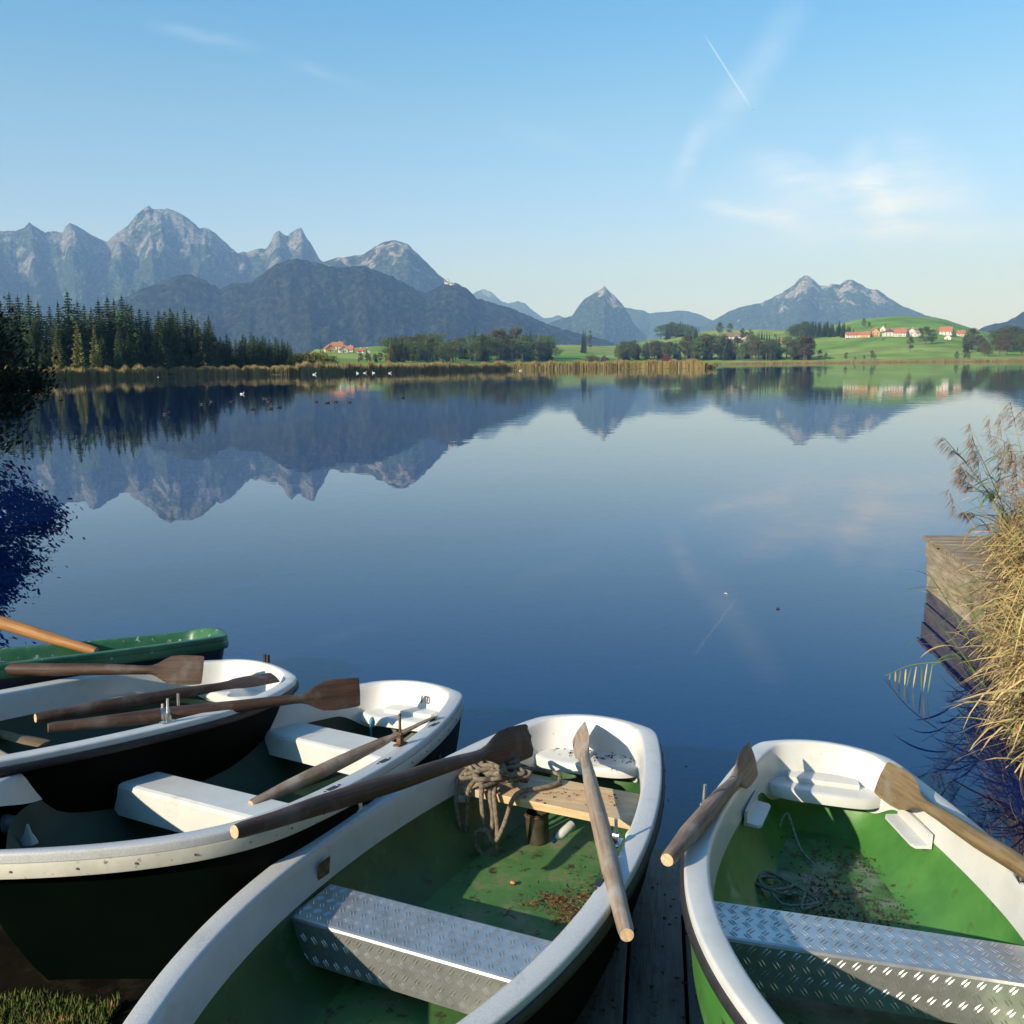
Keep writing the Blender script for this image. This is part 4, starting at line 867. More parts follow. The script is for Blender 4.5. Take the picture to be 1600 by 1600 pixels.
for px, py, hp in ((925, 566, 12), (919, 567, 13), (931, 567, 11)): px_tree('yellow_bush', px, py, hp, 'bright yellow green bush behind the middle reed bed', 'yellow green bushes behind the middle reeds', 1.0, 520)
px_tree('red_bush', 945, 566, 11, 'dark red bush behind the reeds, the left of the two', None, 1.1, 520)
px_tree('red_bush', 1043, 566, 13, 'larger dark red bush behind the reeds near their right end', None, 1.3, 520)
for i in range(34):
    px = 1236 + i * 2.9 + rt.uniform(-2, 2); hp = interp(px, [(1236, 20), (1250, 22), (1285, 24), (1320, 22), (1334, 14)]) * rt.uniform(.85, 1.1)
    px_tree('spruce_tree' if px > 1258 else 'leafy_tree', px, 527 + rt.uniform(-2, 1), hp, 'tree of the wood left of the right village', 'wood left of the right village', 1.7, 1500)
for px, py, hp, w_ in ((1422, 550, 24, .8), (1446, 539, 29, 1.1), (1456, 538, 24, 1.1), (1437, 534, 22, 1), (1350, 512, 15, 1), (1358, 512, 10, 1), (1372, 525, 12, 1), (1383, 512, 6, 1), (1490, 528, 12, 1), (1380, 533, 5, 1.2), (1211, 528, 7, 1)):
    px_tree('leafy_tree', px, py, hp, {1422: 'lone narrow tree in the meadow below the right village', 1350: 'lone dark tree on the hilltop above the right village', 1446: 'large round tree right of the white village houses'}.get(px, 'single green tree among the right village houses'), 'single trees around the right village', w_, 1300)
for i in range(46):
    px = rt.uniform(1500, 1640); hp = rt.uniform(16, 26) + (12 if px > 1550 else 0); px_tree(rt.choice(['leafy_tree', 'spruce_tree', 'leafy_tree', 'autumn_tree']), px, rt.uniform(541, 559) - (0 if px > 1525 else 8), hp, 'tree of the wood at the far right end of the shore', 'wood at the far right end', 1.4, 1150)

# ================================================================ reed beds
def reed_mat(name, c1, c2, c3):
    m, nt, bs = new_mat(name); L = nt.links.new; tc = N(nt, 'ShaderNodeTexCoord')
    mp = N(nt, 'ShaderNodeMapping'); mp.inputs['Scale'].default_value = (1, 1, .2); L(tc.outputs['Object'], mp.inputs[0])
    nz = N(nt, 'ShaderNodeTexNoise', i_Scale=.25, i_Detail=6.0, i_Roughness=.7); L(mp.outputs[0], nz.inputs['Vector'])
    rp = ramp(nt, [(.36, c1), (.52, c2), (.66, c3)]); L(nz.outputs[0], rp.inputs[0]); L(rp.outputs[0], bs.inputs['Base Color']); bs.inputs['Roughness'].default_value = .8; bs.inputs['Specular IOR Level'].default_value = .15
    return m
m_reed = reed_mat('dry_reed_bed', (.12, .095, .03), (.30, .22, .095), (.16, .17, .05))
def reed_belt(name, label, x0, x1, h, depth, n, seed, m):
    r = random.Random(seed); b = MB(); vs = []; fs = []
    for i in range(n):
        px = r.uniform(x0, x1); off = r.uniform(0, depth); rr = shore_r(px) - 2 + off; a = atan2(px - 800, FPX); c = Vector((sin(a) * rr, cos(a) * rr, -.1))
        clump = noise.noise(Vector((px * .09, seed, off * .05))); hh = h * r.uniform(.5, 1.1) * (1 + .5 * clump) * min(1, .3 + abs(1121 - px) / 40); w_ = r.uniform(.05, .11); an = r.uniform(-1, 1); l_ = Vector((r.uniform(-.3, .3), r.uniform(-.3, .3), 0))
        e = Vector((cos(an), sin(an), 0)) * w_; k = len(vs)
        vs += [c - e, c + e, c + e * 1.1 + l_ * .5 + Vector((0, 0, hh * .7)), c - e * 1.1 + l_ * .5 + Vector((0, 0, hh * .7)), c + l_ + Vector((0, 0, hh))]; fs += [(k, k + 1, k + 2, k + 3), (k + 3, k + 2, k + 4)]
    b.add(vs, fs); return tag(b.build(name, m), label, kind='stuff')
reed_belt('reeds', 'straw coloured reed belt along the left shore', -120, 480, 2.9, 9, 30000, 1, m_reed)
reed_belt('reeds', 'straw coloured reed belt along the middle shore', 470, 1118, 3.5, 12, 42000, 2, reed_mat('golden_reed_bed', (.13, .10, .035), (.30, .225, .10), (.19, .18, .06)))
reed_belt('reeds', 'thin strip of dry reeds at the far right water edge', 1118, 1700, 3.2, 16, 12000, 3, m_reed)

# ================================================================ houses
m_wallw = mat('white_render', (.52, .50, .47), (.62, .61, .58), scale=.6, rough=.8)
m_wallo = mat('ochre_render', (.45, .28, .14), (.58, .40, .22), scale=.6, rough=.8)
m_roofr = mat('red_roof_tiles', (.30, .10, .05), (.42, .17, .09), scale=1.5, rough=.8, stretch=(3, 1, 1))
m_roofb = mat('brown_roof_tiles', (.18, .09, .06), (.28, .15, .10), scale=1.5, rough=.8)
m_glass = mat('dark_window_glass', (.02, .025, .03), (.04, .045, .05), rough=.2)
m_timber = mat('dark_timber_gable', (.10, .055, .03), (.17, .10, .06), scale=2, rough=.8, stretch=(6, 1, 1))
def house(px, py, wpx, hpx, label, group, ang=0, mw=m_wallw, mr=m_roofr, gable=False, rmin=1200, wins=4, timber=False):
    p = ground_hit(px, py, rmin); dep = Vector(p).dot(Vector(_f)); u = dep / FPX; wd = wpx * u; H_ = hpx * u * .48; RH = hpx * u * .52; dp = wd * .7
    root = empty('house', Matrix.Translation(p - Vector((0, 0, .5))) @ Matrix.Rotation(-atan2(p.x, p.y) + ang, 4, 'Z')); tag(root, label, 'house', group)
    H_ += .5
    b = MB(); hw, hd = wd / 2, dp / 2
    if gable: vs = [(-hw, -hd, 0), (hw, -hd, 0), (hw, hd, 0), (-hw, hd, 0), (-hw, -hd, H_), (hw, -hd, H_), (hw, hd, H_), (-hw, hd, H_), (0, -hd, H_ + RH * .95), (0, hd, H_ + RH * .95)]; fs = [(0, 1, 5, 8, 4), (1, 2, 6, 5), (2, 3, 7, 9, 6), (3, 0, 4, 7)]
    else: vs = [(-hw, -hd, 0), (hw, -hd, 0), (hw, hd, 0), (-hw, hd, 0), (-hw, -hd, H_), (hw, -hd, H_), (hw, hd, H_), (-hw, hd, H_), (-hw, 0, H_ + RH * .95), (hw, 0, H_ + RH * .95)]; fs = [(0, 1, 5, 4), (1, 2, 6, 9, 5), (2, 3, 7, 6), (3, 0, 4, 8, 7)]
    b.add(vs, fs); b.build('wall', mw, root)
    ov = .7; b = MB(); th = .35
    def slab(pts):
        lo = [Vector(q) for q in pts]; up_ = [q + Vector((0, 0, th)) for q in lo]; b.rings([lo, up_], True, True, True)
    if gable:
        sl = RH / hw; slab([(-hw - ov, -hd - ov, H_ - ov * sl), (0, -hd - ov, H_ + RH), (0, hd + ov, H_ + RH), (-hw - ov, hd + ov, H_ - ov * sl)]); slab([(0.02, -hd - ov, H_ + RH), (hw + ov, -hd - ov, H_ - ov * sl), (hw + ov, hd + ov, H_ - ov * sl), (0.02, hd + ov, H_ + RH)])
    else:
        sl = RH / hd; slab([(-hw - ov, -hd - ov, H_ - ov * sl), (hw + ov, -hd - ov, H_ - ov * sl), (hw + ov, 0, H_ + RH), (-hw - ov, 0, H_ + RH)]); slab([(-hw - ov, 0.02, H_ + RH), (hw + ov, 0.02, H_ + RH), (hw + ov, hd + ov, H_ - ov * sl), (-hw - ov, hd + ov, H_ - ov * sl)])
    rf = b.build('roof', mr, root)
    b = MB(); b.box((hw * .35, .1 * hd, H_ + RH * .95), (.45, .45, 1.3)); b.build('chimney', m_wallw, rf)
    for i in range(wins):
        for zz in ((.30, .72) if H_ > 4.5 else (.5,)):
            x = -hw + wd * (i + .7) / (wins + .4); b = MB(); b.box((x, -hd - .02, H_ * zz), (min(.7, wd * .05), .05, min(.75, H_ * .12))); b.build('window', m_glass, root)
    b = MB(); b.box((0, -hd - .03, 1.4), (.6, .05, 1.2)); b.build('door', m_timber, root)
    if timber and gable:
        b = MB(); b.add([(-hw * .98, -hd - .03, H_), (hw * .98, -hd - .03, H_), (0, -hd - .03, H_ + RH * .9)], [(0, 1, 2)]); b.build('timber_gable', m_timber, root)
    return root
RV, LV, MV = 'houses of the village on the right hill', 'houses of the hamlet on the left', 'farmhouses on the middle hill'
house(1333, 528, 22, 9, 'long low house with red roof at the left end of the right village', RV, .15, wins=5)
house(1352, 527, 16, 8, 'low barn with orange red roof, second from the left in the right village', RV, -.2, mw=m_wallo, wins=2)
house(1366, 526, 14, 13, 'tall ochre house with a gable in the right village', RV, .3, mw=m_wallo, mr=m_roofr, gable=True, wins=2)
house(1389, 526, 18, 12, 'big white gabled house, left of the two in the village centre', RV, .25, gable=True, mr=m_roofb, wins=3, timber=True)
house(1406, 526, 17, 12, 'white house with broad red roof in the village centre', RV, .05, wins=4)
house(1423, 525, 15, 12, 'white house with brown roof right of the village centre', RV, .2, mr=m_roofb, gable=True, wins=3)
house(1433, 526, 12, 10, 'narrow white gabled house beside the large round tree', RV, -.1, gable=True, wins=2)
house(1478, 524, 18, 13, 'white house with red roof on the rise right of the round tree', RV, -.1, wins=3)
house(1481, 531, 10, 7, 'small white outbuilding in front of the house on the rise', RV, -.1, gable=True, wins=2)
house(1501, 526, 11, 9, 'house with faded red roof at the right end of the village', RV, .2, wins=2)
house(1379, 518, 8, 8, 'small house showing behind the big white gabled house', RV, 0, gable=True, wins=2)
house(1137, 530, 18, 8, 'white farmhouse with dark roof below the round trees on the middle hill', MV, .2, mr=m_roofb, rmin=1300, wins=3)
house(1154, 529, 10, 7, 'small brown roofed barn between the two middle farmhouses', MV, -.2, mr=m_roofb, rmin=1300, wins=2)
house(1167, 533, 18, 8, 'white house with brown roof right of the middle farmhouse', MV, .1, mr=m_roofb, gable=True, rmin=1300, wins=3)
house(1228, 538, 16, 8, 'reddish farmhouse partly hidden behind the right shore trees', MV, .1, mw=m_wallo, rmin=1250, wins=3)
house(515, 550, 15, 11, 'ochre gabled house at the left end of the left hamlet', LV, .25, mw=m_wallo, gable=True, rmin=800, wins=2)
house(528, 546, 16, 11, 'house with long red roof at the back of the left hamlet', LV, -.1, rmin=900, wins=3)
house(536, 551, 13, 10, 'bright white gabled house in the middle of the left hamlet', LV, .2, gable=True, rmin=800, wins=2)
house(546, 550, 12, 9, 'red roofed house right of the bright white gabled house', LV, -.2, rmin=820, wins=3)
house(562, 551, 9, 6, 'low red roofed shed between the hamlet and its rightmost house', LV, .1, rmin=820, wins=2)
house(572, 552, 11, 7, 'small white house at the right end of the left hamlet', LV, .2, gable=True, rmin=800, wins=2)
house(711, 529, 8, 4, 'small barn alone in the meadow behind the middle trees', None, .1, mw=m_wallo, rmin=1000, wins=1)
# castle on its wooded knoll
R = ray(699, 446); hx = sqrt(R[0] ** 2 + R[1] ** 2); rr = 5190.0
cp = Vector((R[0] / hx * rr, R[1] / hx * rr, CAM_H + R[2] / hx * rr - 4)); uc = rr / FPX
castle = empty('castle', Matrix.Translation(cp) @ Matrix.Rotation(.05, 4, 'Z')); tag(castle, 'pale castle with towers on the wooded knoll below the rounded mountain', 'castle')
for nm, x, w_, h_, d_ in (('main_hall', -1, 4.5, 5.5, 3), ('side_wing', 5, 3.5, 4, 3), ('gatehouse', 9, 2, 3, 2)):
    b = MB(); b.box((x * uc, 0, h_ * uc / 2), (w_ * uc / 2, d_ * uc / 2, h_ * uc / 2)); wl = b.build(nm, m_wallw, castle)
    b = MB(); hw, hd = w_ * uc / 2 + 1, d_ * uc / 2 + 1; z = h_ * uc; b.add([(x * uc - hw, -hd, z), (x * uc + hw, -hd, z), (x * uc + hw, hd, z), (x * uc - hw, hd, z), (x * uc - hw, 0, z + 1.6 * uc), (x * uc + hw, 0, z + 1.6 * uc)], [(0, 1, 5, 4), (2, 3, 4, 5), (1, 2, 5), (3, 0, 4)]); b.build('roof', m_roofb, wl)
for x, h_ in ((-3.6, 8), (1.4, 10), (3.2, 7)):
    b = MB(); b.tube([(x * uc, 2, 0), (x * uc, 2, h_ * uc)], .7 * uc, 10); t = b.build('tower', m_wallw, castle)
    b = MB(); b.tube([(x * uc, 2, h_ * uc), (x * uc, 2, h_ * uc + 2.2 * uc)], [.9 * uc, .05 * uc], 10); b.build('spire', m_roofb, t)
# pylons
m_pylon = mat('grey_steel_lattice', (.30, .32, .34), (.4, .42, .44), rough=.5, metal=.3)
def pylon(px, py, hpx, label):
    p = ground_hit(px, py, 1500); h = hpx / FPX * Vector(p).dot(Vector(_f)); root = empty('power_pylon', Matrix.Translation(p)); tag(root, label, 'pylon', 'power pylons before the foothills')
    b = MB(); s = h * .09; lv = [(z * h, s * (1 - .85 * z)) for z in (0, .2, .38, .54, .68, .8, .9, 1)]
    for sx, sy in ((-1, -1), (1, -1), (1, 1), (-1, 1)): b.tube([(sx * w_, sy * w_, z) for z, w_ in lv], .28, 4)
    for (z0, w0), (z1, w1) in zip(lv, lv[1:]):
        for q in range(4):
            c = [(-1, -1), (1, -1), (1, 1), (-1, 1)]; a_, b_ = c[q], c[(q + 1) % 4]; b.tube([(a_[0] * w0, a_[1] * w0, z0), (b_[0] * w1, b_[1] * w1, z1)], .16, 4)
    b.build('mast', m_pylon, root)
    for z in (.66, .80, .93):
        b = MB(); b.tube([(-h * .17, 0, z * h), (0, 0, z * h + .8), (h * .17, 0, z * h)], .25, 4); b.build('cross_arm', m_pylon, root)
pylon(465, 548, 26, 'grey lattice pylon before the foothills, left of the hamlet'); pylon(468, 553, 14, 'small pylon right beside the taller lattice one')

# ================================================================ birds on the lake
m_swan = mat('white_feathers', (.72, .72, .70), (.8, .8, .79), scale=20, rough=.8); m_coot = mat('black_feathers', (.012, .012, .015), (.03, .03, .032), scale=20, rough=.7); m_bill = mat('orange_bill', (.6, .22, .04), (.7, .3, .06)); m_bill2 = mat('white_bill', (.7, .68, .64), (.75, .73, .7))
def bird_proto(kind, body_l, neck_h, mb_, mbill):
    root = empty(kind, loc=(0, 0, 0)); b = MB(); R = []; n = 12
    for t in range(9):
        u = t / 8; rr = (sin(pi * u) ** .6) * body_l * .24 if 0 < t < 8 else .004; R.append([Vector((-body_l / 2 + body_l * u, cos(2 * pi * i / n) * rr, max(-.02, sin(2 * pi * i / n) * rr * .8 + body_l * .10 + (.10 * body_l * max(0, .4 - u) * 2)))) for i in range(n)])
    b.rings(R, True, True, True)
    nk = spline([(body_l * .36, 0, body_l * .15), (body_l * .50, 0, body_l * .15 + neck_h * .35), (body_l * .42, 0, body_l * .15 + neck_h * .75), (body_l * .46, 0, body_l * .15 + neck_h), (body_l * .56, 0, body_l * .15 + neck_h * .97)], 5)
    b.tube(nk, [body_l * (.075 - .03 * min(1, i / 12)) + (.018 * body_l if i > 14 else 0) for i in range(len(nk))], 8); b.build('body', mb_, root, smooth='all')
    b = MB(); e = nk[-1]; b.tube([e, e + Vector((body_l * .10, 0, -body_l * .02))], [body_l * .03, body_l * .008], 6); b.build('bill', mbill, root); return root
def birds(kind, root, spots, label, cat, group, lab2=None):
    for i, (px, py, hd) in enumerate(spots):
        o = root if i == 0 else copy_tree(root); p = at(px, py, z=0.0); o.location = p; o.rotation_euler = (0, 0, hd); s = rt.uniform(.92, 1.08); o.scale = (s, s, s); tag(o, (lab2 or {}).get(i, label), cat, group)
sw = bird_proto('swan', 1.0, .46, m_swan, m_bill)
birds('swan', sw, [(491, 585.5, 0), (559, 583.5, 2.8), (570, 583.2, .3), (584, 583, 3.0), (609, 583.5, .2), (813, 579.5, .4)], 'white swan resting close to the middle reeds', 'swan', 'swans along the reed edge', {0: 'white swan farthest left along the reed edge', 1: 'white swan, left one of the close pair by the reeds', 2: 'white swan, right one of the close pair by the reeds', 3: 'small looking swan just right of the close pair', 4: 'white swan right of the small looking one', 5: 'lone white swan far right beside the golden reeds'})
ct = bird_proto('coot', .32, .12, m_coot, m_bill2)
birds('coot', ct, [(259, 648, .1), (316, 632, 3), (331, 628, 3.2), (362, 628, .2), (394, 640, .1), (413, 623, 3), (418, 624, .2), (420, 628, 3), (422, 639, 0), (436, 637, .2), (494, 628, 3.1), (511, 630, .1), (524, 628, 0), (546, 629, 3), (629, 622, .3)], 'black coot swimming in the loose flock on the left part of the lake', 'coot', 'coots swimming on the left part of the lake', {0: 'black coot swimming alone nearest the boats, left of the flock', 14: 'black coot swimming alone to the right of the flock'})
gb = bird_proto('duck', .36, .14, m_swan, m_bill); birds('duck', gb, [(378, 616, .2), (247, 589.5, 0)], 'whitish duck on the lake above the coot flock', 'duck', 'whitish ducks on the lake', {1: 'whitish duck close to the left reeds'})
for i, (px, py, sc) in enumerate(((1134, 928, .5), (1216, 951, .6))):
    b = MB(); p = at(px, py, z=.004); b.tube([p + Vector((-.03 * sc, 0, 0)), p + Vector((0, .01, .006)), p + Vector((.03 * sc, .0, 0))], [.004, .012 * sc, .003], 6); tag(b.build('feather' if i == 0 else 'twig', m_swan if i == 0 else m_litter_d), 'tiny white feather floating on open water' if i == 0 else 'short dark twig floating on open water', 'feather' if i == 0 else 'twig')
# aeroplane at the head of its contrail
R = Vector(ray(1177, 171)).normalized(); pp = Vector((0, 0, CAM_H)) + R * 12000
pl = empty('aeroplane', Matrix.Translation(pp) @ Matrix.Rotation(radians(-60), 4, 'Z')); tag(pl, 'tiny dark aeroplane at the lower end of the thin contrail', 'aeroplane')
m_plane = mat('grey_aircraft_paint', (.12, .13, .15), (.16, .17, .19), rough=.4)
b = MB(); b.tube([(-22, 0, 0), (-18, 0, 0), (14, 0, 0), (22, 0, 1.5)], [.4, 2.0, 2.0, .4], 10); b.build('fuselage', m_plane, pl)
for sg in (-1, 1):
    b = MB(); b.rings([[Vector((5, sg * 1.5, -.5)), Vector((-4, sg * 1.5, -.5)), Vector((-4, sg * 1.5, .1)), Vector((5, sg * 1.5, .1))], [Vector((-5, sg * 20, .6)), Vector((-7, sg * 20, .6)), Vector((-7, sg * 20, .8)), Vector((-5, sg * 20, .8))]], True, True, True); b.build('wing', m_plane, pl)
b = MB(); b.box((-19, 0, 3.2), (2, .2, 3)); b.build('tail_fin', m_plane, pl)

# ================================================================ dark tree overhanging the left bank
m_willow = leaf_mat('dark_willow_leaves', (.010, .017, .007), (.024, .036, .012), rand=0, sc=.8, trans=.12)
def big_tree(loc, h, rad, label, seed, clumps, leaves, ls, base=.05, skew=(0, 0), droop=0, group='dark trees on the left bank', mat_=None, thr=.0):
    r = random.Random(seed); root = empty('willow_tree', loc=loc); tag(root, label, 'tree', group)
    b = MB(); b.tube([(0, 0, -.6), (.1, 0, h * .25), (-.1, .1, h * .5), (0, 0, h * .85)], [h * .028, h * .022, h * .015, h * .004], 10)
    ends = []
    vs = []; fs = []
    for c in range(clumps):
        a = r.uniform(0, 2 * pi); t = r.random(); zz = h * (base + (1 - base) * t); R = rad * (sin(pi * (.22 + .72 * t)) ** .7) * sqrt(r.uniform(.15, 1)) * .95
        cc = Vector((cos(a) * R + skew[0] * t, sin(a) * R + skew[1] * t, zz)); cr = rad * r.uniform(.10, .24)
        if r.random() < .5: b.tube([(0, 0, max(.2, zz * .55)), cc * .55 + Vector((0, 0, zz * .1)), cc], [h * .006, h * .004, .008], 5)
        for i in range(leaves):
            d = Vector((r.gauss(0, 1), r.gauss(0, 1), r.gauss(0, .8))); p = cc + d * cr * .62; p.z -= droop * abs(r.gauss(0, 1)) * cr
            nrm = Vector((r.uniform(-1, 1), r.uniform(-1, 1), r.uniform(-1, 1))).normalized(); e1 = nrm.orthogonal().normalized(); e2 = nrm.cross(e1); s = ls * r.uniform(.5, 1.2); k = len(vs)
            vs += [p - e1 * s * .6, p - e2 * s * .22, p + e1 * s * .6, p + e2 * s * .22]; fs.append((k, k + 1, k + 2, k + 3))
    b.build('trunk', m_bark, root, smooth='all'); q = MB(); q.add(vs, fs); q.build('crown', mat_ or m_willow, root); return root
big_tree((-16.1, 25.5, .1), 4.6, 3.1, 'dark leafy tree overhanging the water at the left picture edge', 3, 120, 210, .16, base=.06, droop=.3)
big_tree((-17.6, 25.0, .2), 8.6, 3.1, 'taller dark tree behind the overhanging one on the left bank', 4, 120, 160, .18, base=.15)
big_tree((-24, 19, .3), 15.0, 7.0, 'large tree on the left bank shading the overhanging one', 5, 150, 160, .34, base=.10)
big_tree((-31, 13, .3), 16.0, 7.0, 'tallest tree standing back on the left bank', 6, 150, 160, .34, base=.08)
big_tree((-15, 3.2, .3), 11.0, 3.6, 'tree nearest the boats on the left bank', 7, 110, 150, .30, base=.12)  # out-of-view tree added to keep the sun off the water here
for i, (x, y, h, rd) in enumerate(((7.5, -7, 13, 5.0), (15, -3, 14, 5.5), (17, 6.5, 12, 4.6), (0.5, -13, 14, 5.5))):  # out-of-view trees added to hold sky light off the boats
    big_tree((x, y, .3), h, rd, ['broad tree behind the jetty side of the shore', 'second broad tree on the right bank', 'broad tree on the right bank beyond the reeds', 'broad tree behind the landing place'][i], 40 + i, 110, 130, .40, base=.10, group='trees on the bank behind the boats', mat_=m_leaf)

# ================================================================ wooden jetty on the right
m_jet = mat('sun_bleached_jetty_wood', (.16, .12, .08), (.33, .27, .20), scale=3, stretch=(1, 8, 8), rough=.8, spots=(.10, .08, .05), sscale=20, slo=.6, shi=.68, bump=.004, bscale=8)
m_beam = mat('weathered_beam_wood', (.20, .16, .10), (.40, .34, .25), scale=3, stretch=(8, 1, 8), rough=.8, spots=(.12, .09, .06), sscale=14, slo=.58, shi=.68, c3=(.10, .10, .05), c3scale=2.5, c3lo=.55, c3hi=.7, bump=.004, bscale=8)
jA, jB = at(1445, 920, z=0), at(1562, 1015, z=0)      # waterline of the side facing the lake
jd = (jA - jB); jd.z = 0; jyaw = atan2(-jd.x, jd.y); JZ = .53
jm = Matrix.Translation((jA.x, jA.y, 0)) @ Matrix.Rotation(jyaw, 4, 'Z')
jetty = empty('wooden_jetty', jm); tag(jetty, 'weathered wooden jetty half hidden by the reeds on the right', 'jetty')
rj = random.Random(8); JL = 4.6; JW = 2.4
for i in range(29):
    b = MB(); y = -i * .158 - .06; b.box((JW / 2 - .04 + rj.uniform(-.015, .015), y, JZ + rj.uniform(-.004, .004)), (JW / 2, .070, .018), bev=.004); b.build('deck_plank', m_jet, jetty)
b = MB(); b.box((.02, -JL / 2, JZ - .105), (.035, JL / 2, .08), bev=.006); b.build('side_beam', m_beam, jetty)
b = MB(); b.box((.035, -JL / 2, JZ - .29), (.030, JL / 2, .095), bev=.006); b.build('side_beam', m_beam, jetty)
b = MB(); b.box((.04, -JL / 2, JZ - .465), (.026, JL / 2, .07), bev=.006); b.build('side_beam', m_beam, jetty)
b = MB(); b.box((JW / 2, -.02, JZ - .105), (JW / 2 - .06, .03, .08), bev=.006); b.build('end_beam', m_beam, jetty)
for x, y in ((.12, -.12), (.12, -2.2), (.12, -4.3), (JW - .15, -.12), (JW - .15, -2.2)):
    b = MB(); b.tube([(x, y, -1.2), (x, y, JZ - .03)], .075, 12); b.build('post', m_beam, jetty, smooth=50)

# ================================================================ reeds on the right bank
m_straw = mat('straw_reed_leaf', (.33, .23, .09), (.56, .42, .19), scale=2.2, rough=.7, c3=(.20, .20, .06), c3scale=1.6, c3lo=.55, c3hi=.65)
m_greenleaf = mat('green_reed_leaf', (.06, .11, .025), (.16, .22, .06), scale=3, rough=.6)
m_plume = mat('brown_reed_plume', (.12, .075, .05), (.26, .17, .12), scale=20, rough=.9)
def blade(b, p, d, l_, w_, droop, n=5, mi=0, tw=0.0):
    """a long leaf bending under its weight"""
    d = Vector(d).normalized(); side = Vector((-d.y, d.x, 0)); side = side.normalized() if side.length > .05 else Vector((1, 0, 0)); side = (side + Vector((0, 0, tw))).normalized()
    vs = []; q = Vector(p); dd = d.copy()
    for i in range(n + 1):
        t = i / n; ww = w_ * (sin(pi * min(.999, .12 + .88 * t)) ** .7) * .5
        vs += [q - side * ww, q + side * ww]; dd = (dd + Vector((0, 0, -droop / n))).normalized(); q = q + dd * l_ / n
    b.add(vs, [(2 * i, 2 * i + 1, 2 * i + 3, 2 * i + 2) for i in range(n)], mi); return q
rr_ = random.Random(17)
b = MB()
def bank_z(x, y): return max(-.05, ground_z(x, y))
# dense tangled straw: leaves hanging towards the water
for i in range(13000):
    y = rr_.uniform(4.9, 9.6); edge = interp(y, [(4.9, 2.85), (5.6, 3.12), (6.5, 3.55), (7.5, 4.0), (8.5, 4.5), (9.6, 5.3)]); x = edge + abs(rr_.gauss(0, .55)) + rr_.uniform(0, .25)
    top = interp(y, [(4.9, .85), (6, 1.3), (7.2, 1.55), (8.3, 1.5), (9.4, 1.2)]); z = bank_z(x, y) + rr_.uniform(.05, 1) ** .8 * top * min(1, .40 + (x - edge) * .9)
    a = rr_.gauss(pi * 1.05, 1.2); p = Vector((x, y, z)); l_ = rr_.uniform(.18, .6); kind = rr_.random()
    blade(b, p, (cos(a), sin(a), rr_.uniform(-.7, 1.1)), l_, rr_.uniform(.006, .014) * (1.8 if kind * 7 % 1 < .15 else 1), rr_.uniform(.3, 2.8), 4, 0 if kind < .66 else (2 if kind < .84 else (3 if kind < .90 else 1)), rr_.uniform(-.6, .6))
for i in range(1500):   # standing stems
    y = rr_.uniform(5.2, 9.6); edge = interp(y, [(4.9, 3.0), (6.5, 3.8), (8.5, 4.8), (9.6, 5.6)]); x = edge + rr_.uniform(.05, 1.5); z = bank_z(x, y)
    hh = rr_.uniform(.7, 1.5) * min(1, .5 + (x - edge)); ln = Vector((rr_.gauss(-.22, .2), rr_.gauss(0, .15), 1)).normalized(); b.tube([Vector((x, y, z)), Vector((x, y, z)) + ln * hh * .6, Vector((x, y, z)) + ln * hh + Vector((-.08, 0, -.02))], [.0045, .0035, .002], 4)
for i in range(1300):   # long hanging stalks over the water in front
    y = rr_.uniform(4.55, 6.6); edge = interp(y, [(4.5, 2.95), (5.6, 3.22), (6.6, 3.75)]); x = edge + rr_.uniform(-.02, .6); z = rr_.uniform(.45, 1.15)
    a = rr_.gauss(pi * 1.1, .4); blade(b, (x, y, z), (cos(a) * .35 * rr_.random(), sin(a) * .35, rr_.uniform(-1.0, -.5)), rr_.uniform(.35, .85), rr_.uniform(.005, .011), rr_.uniform(.2, 1.2), 5, rr_.choice((0, 0, 0, 2, 2, 1)), rr_.uniform(-.5, .5))
for i in range(46):   # feathery plumed stems rising out of the mass
    y = rr_.uniform(6.2, 9.4); edge = interp(y, [(4.9, 3.0), (6.5, 3.8), (8.5, 4.6), (9.6, 5.5)]); x = edge + rr_.uniform(-.05, 1.1); z = bank_z(x, y)
    hh = rr_.uniform(1.2, 1.9); ln = Vector((rr_.gauss(-.16, .12), rr_.gauss(0, .1), 1)).normalized(); P = spline([Vector((x, y, z)), Vector((x, y, z)) + ln * hh * .6, Vector((x, y, z)) + ln * hh + Vector((-.12, 0, -.03))], 6); b.tube(P, [.005 - .0003 * k for k in range(len(P))], 4, mi=0)
    for k in range(6): blade(b, P[4 + k], (rr_.choice((-1, 1)) * rr_.uniform(.4, 1), rr_.gauss(0, .4), rr_.uniform(.2, 1)), rr_.uniform(.2, .42), rr_.uniform(.012, .02), rr_.uniform(.4, 1.8), 5, rr_.choice((1, 1, 0, 2)), rr_.uniform(-.4, .4))
    for k in range(45): q = P[-1] - ln * .22 * rr_.random(); blade(b, q, (-.7 + rr_.gauss(0, .4), rr_.gauss(0, .4), rr_.uniform(-.4, .6)), rr_.uniform(.05, .13), .006, rr_.uniform(1, 2.6), 3, 3)
m_straw_b = mat('brown_dead_reed_leaf', (.10, .065, .028), (.26, .17, .075), scale=2.5, rough=.8)
tag(b.build('reed_thicket', [m_straw, m_greenleaf, m_straw_b, m_plume]), 'tangled straw coloured reeds hanging over the right bank', kind='stuff')
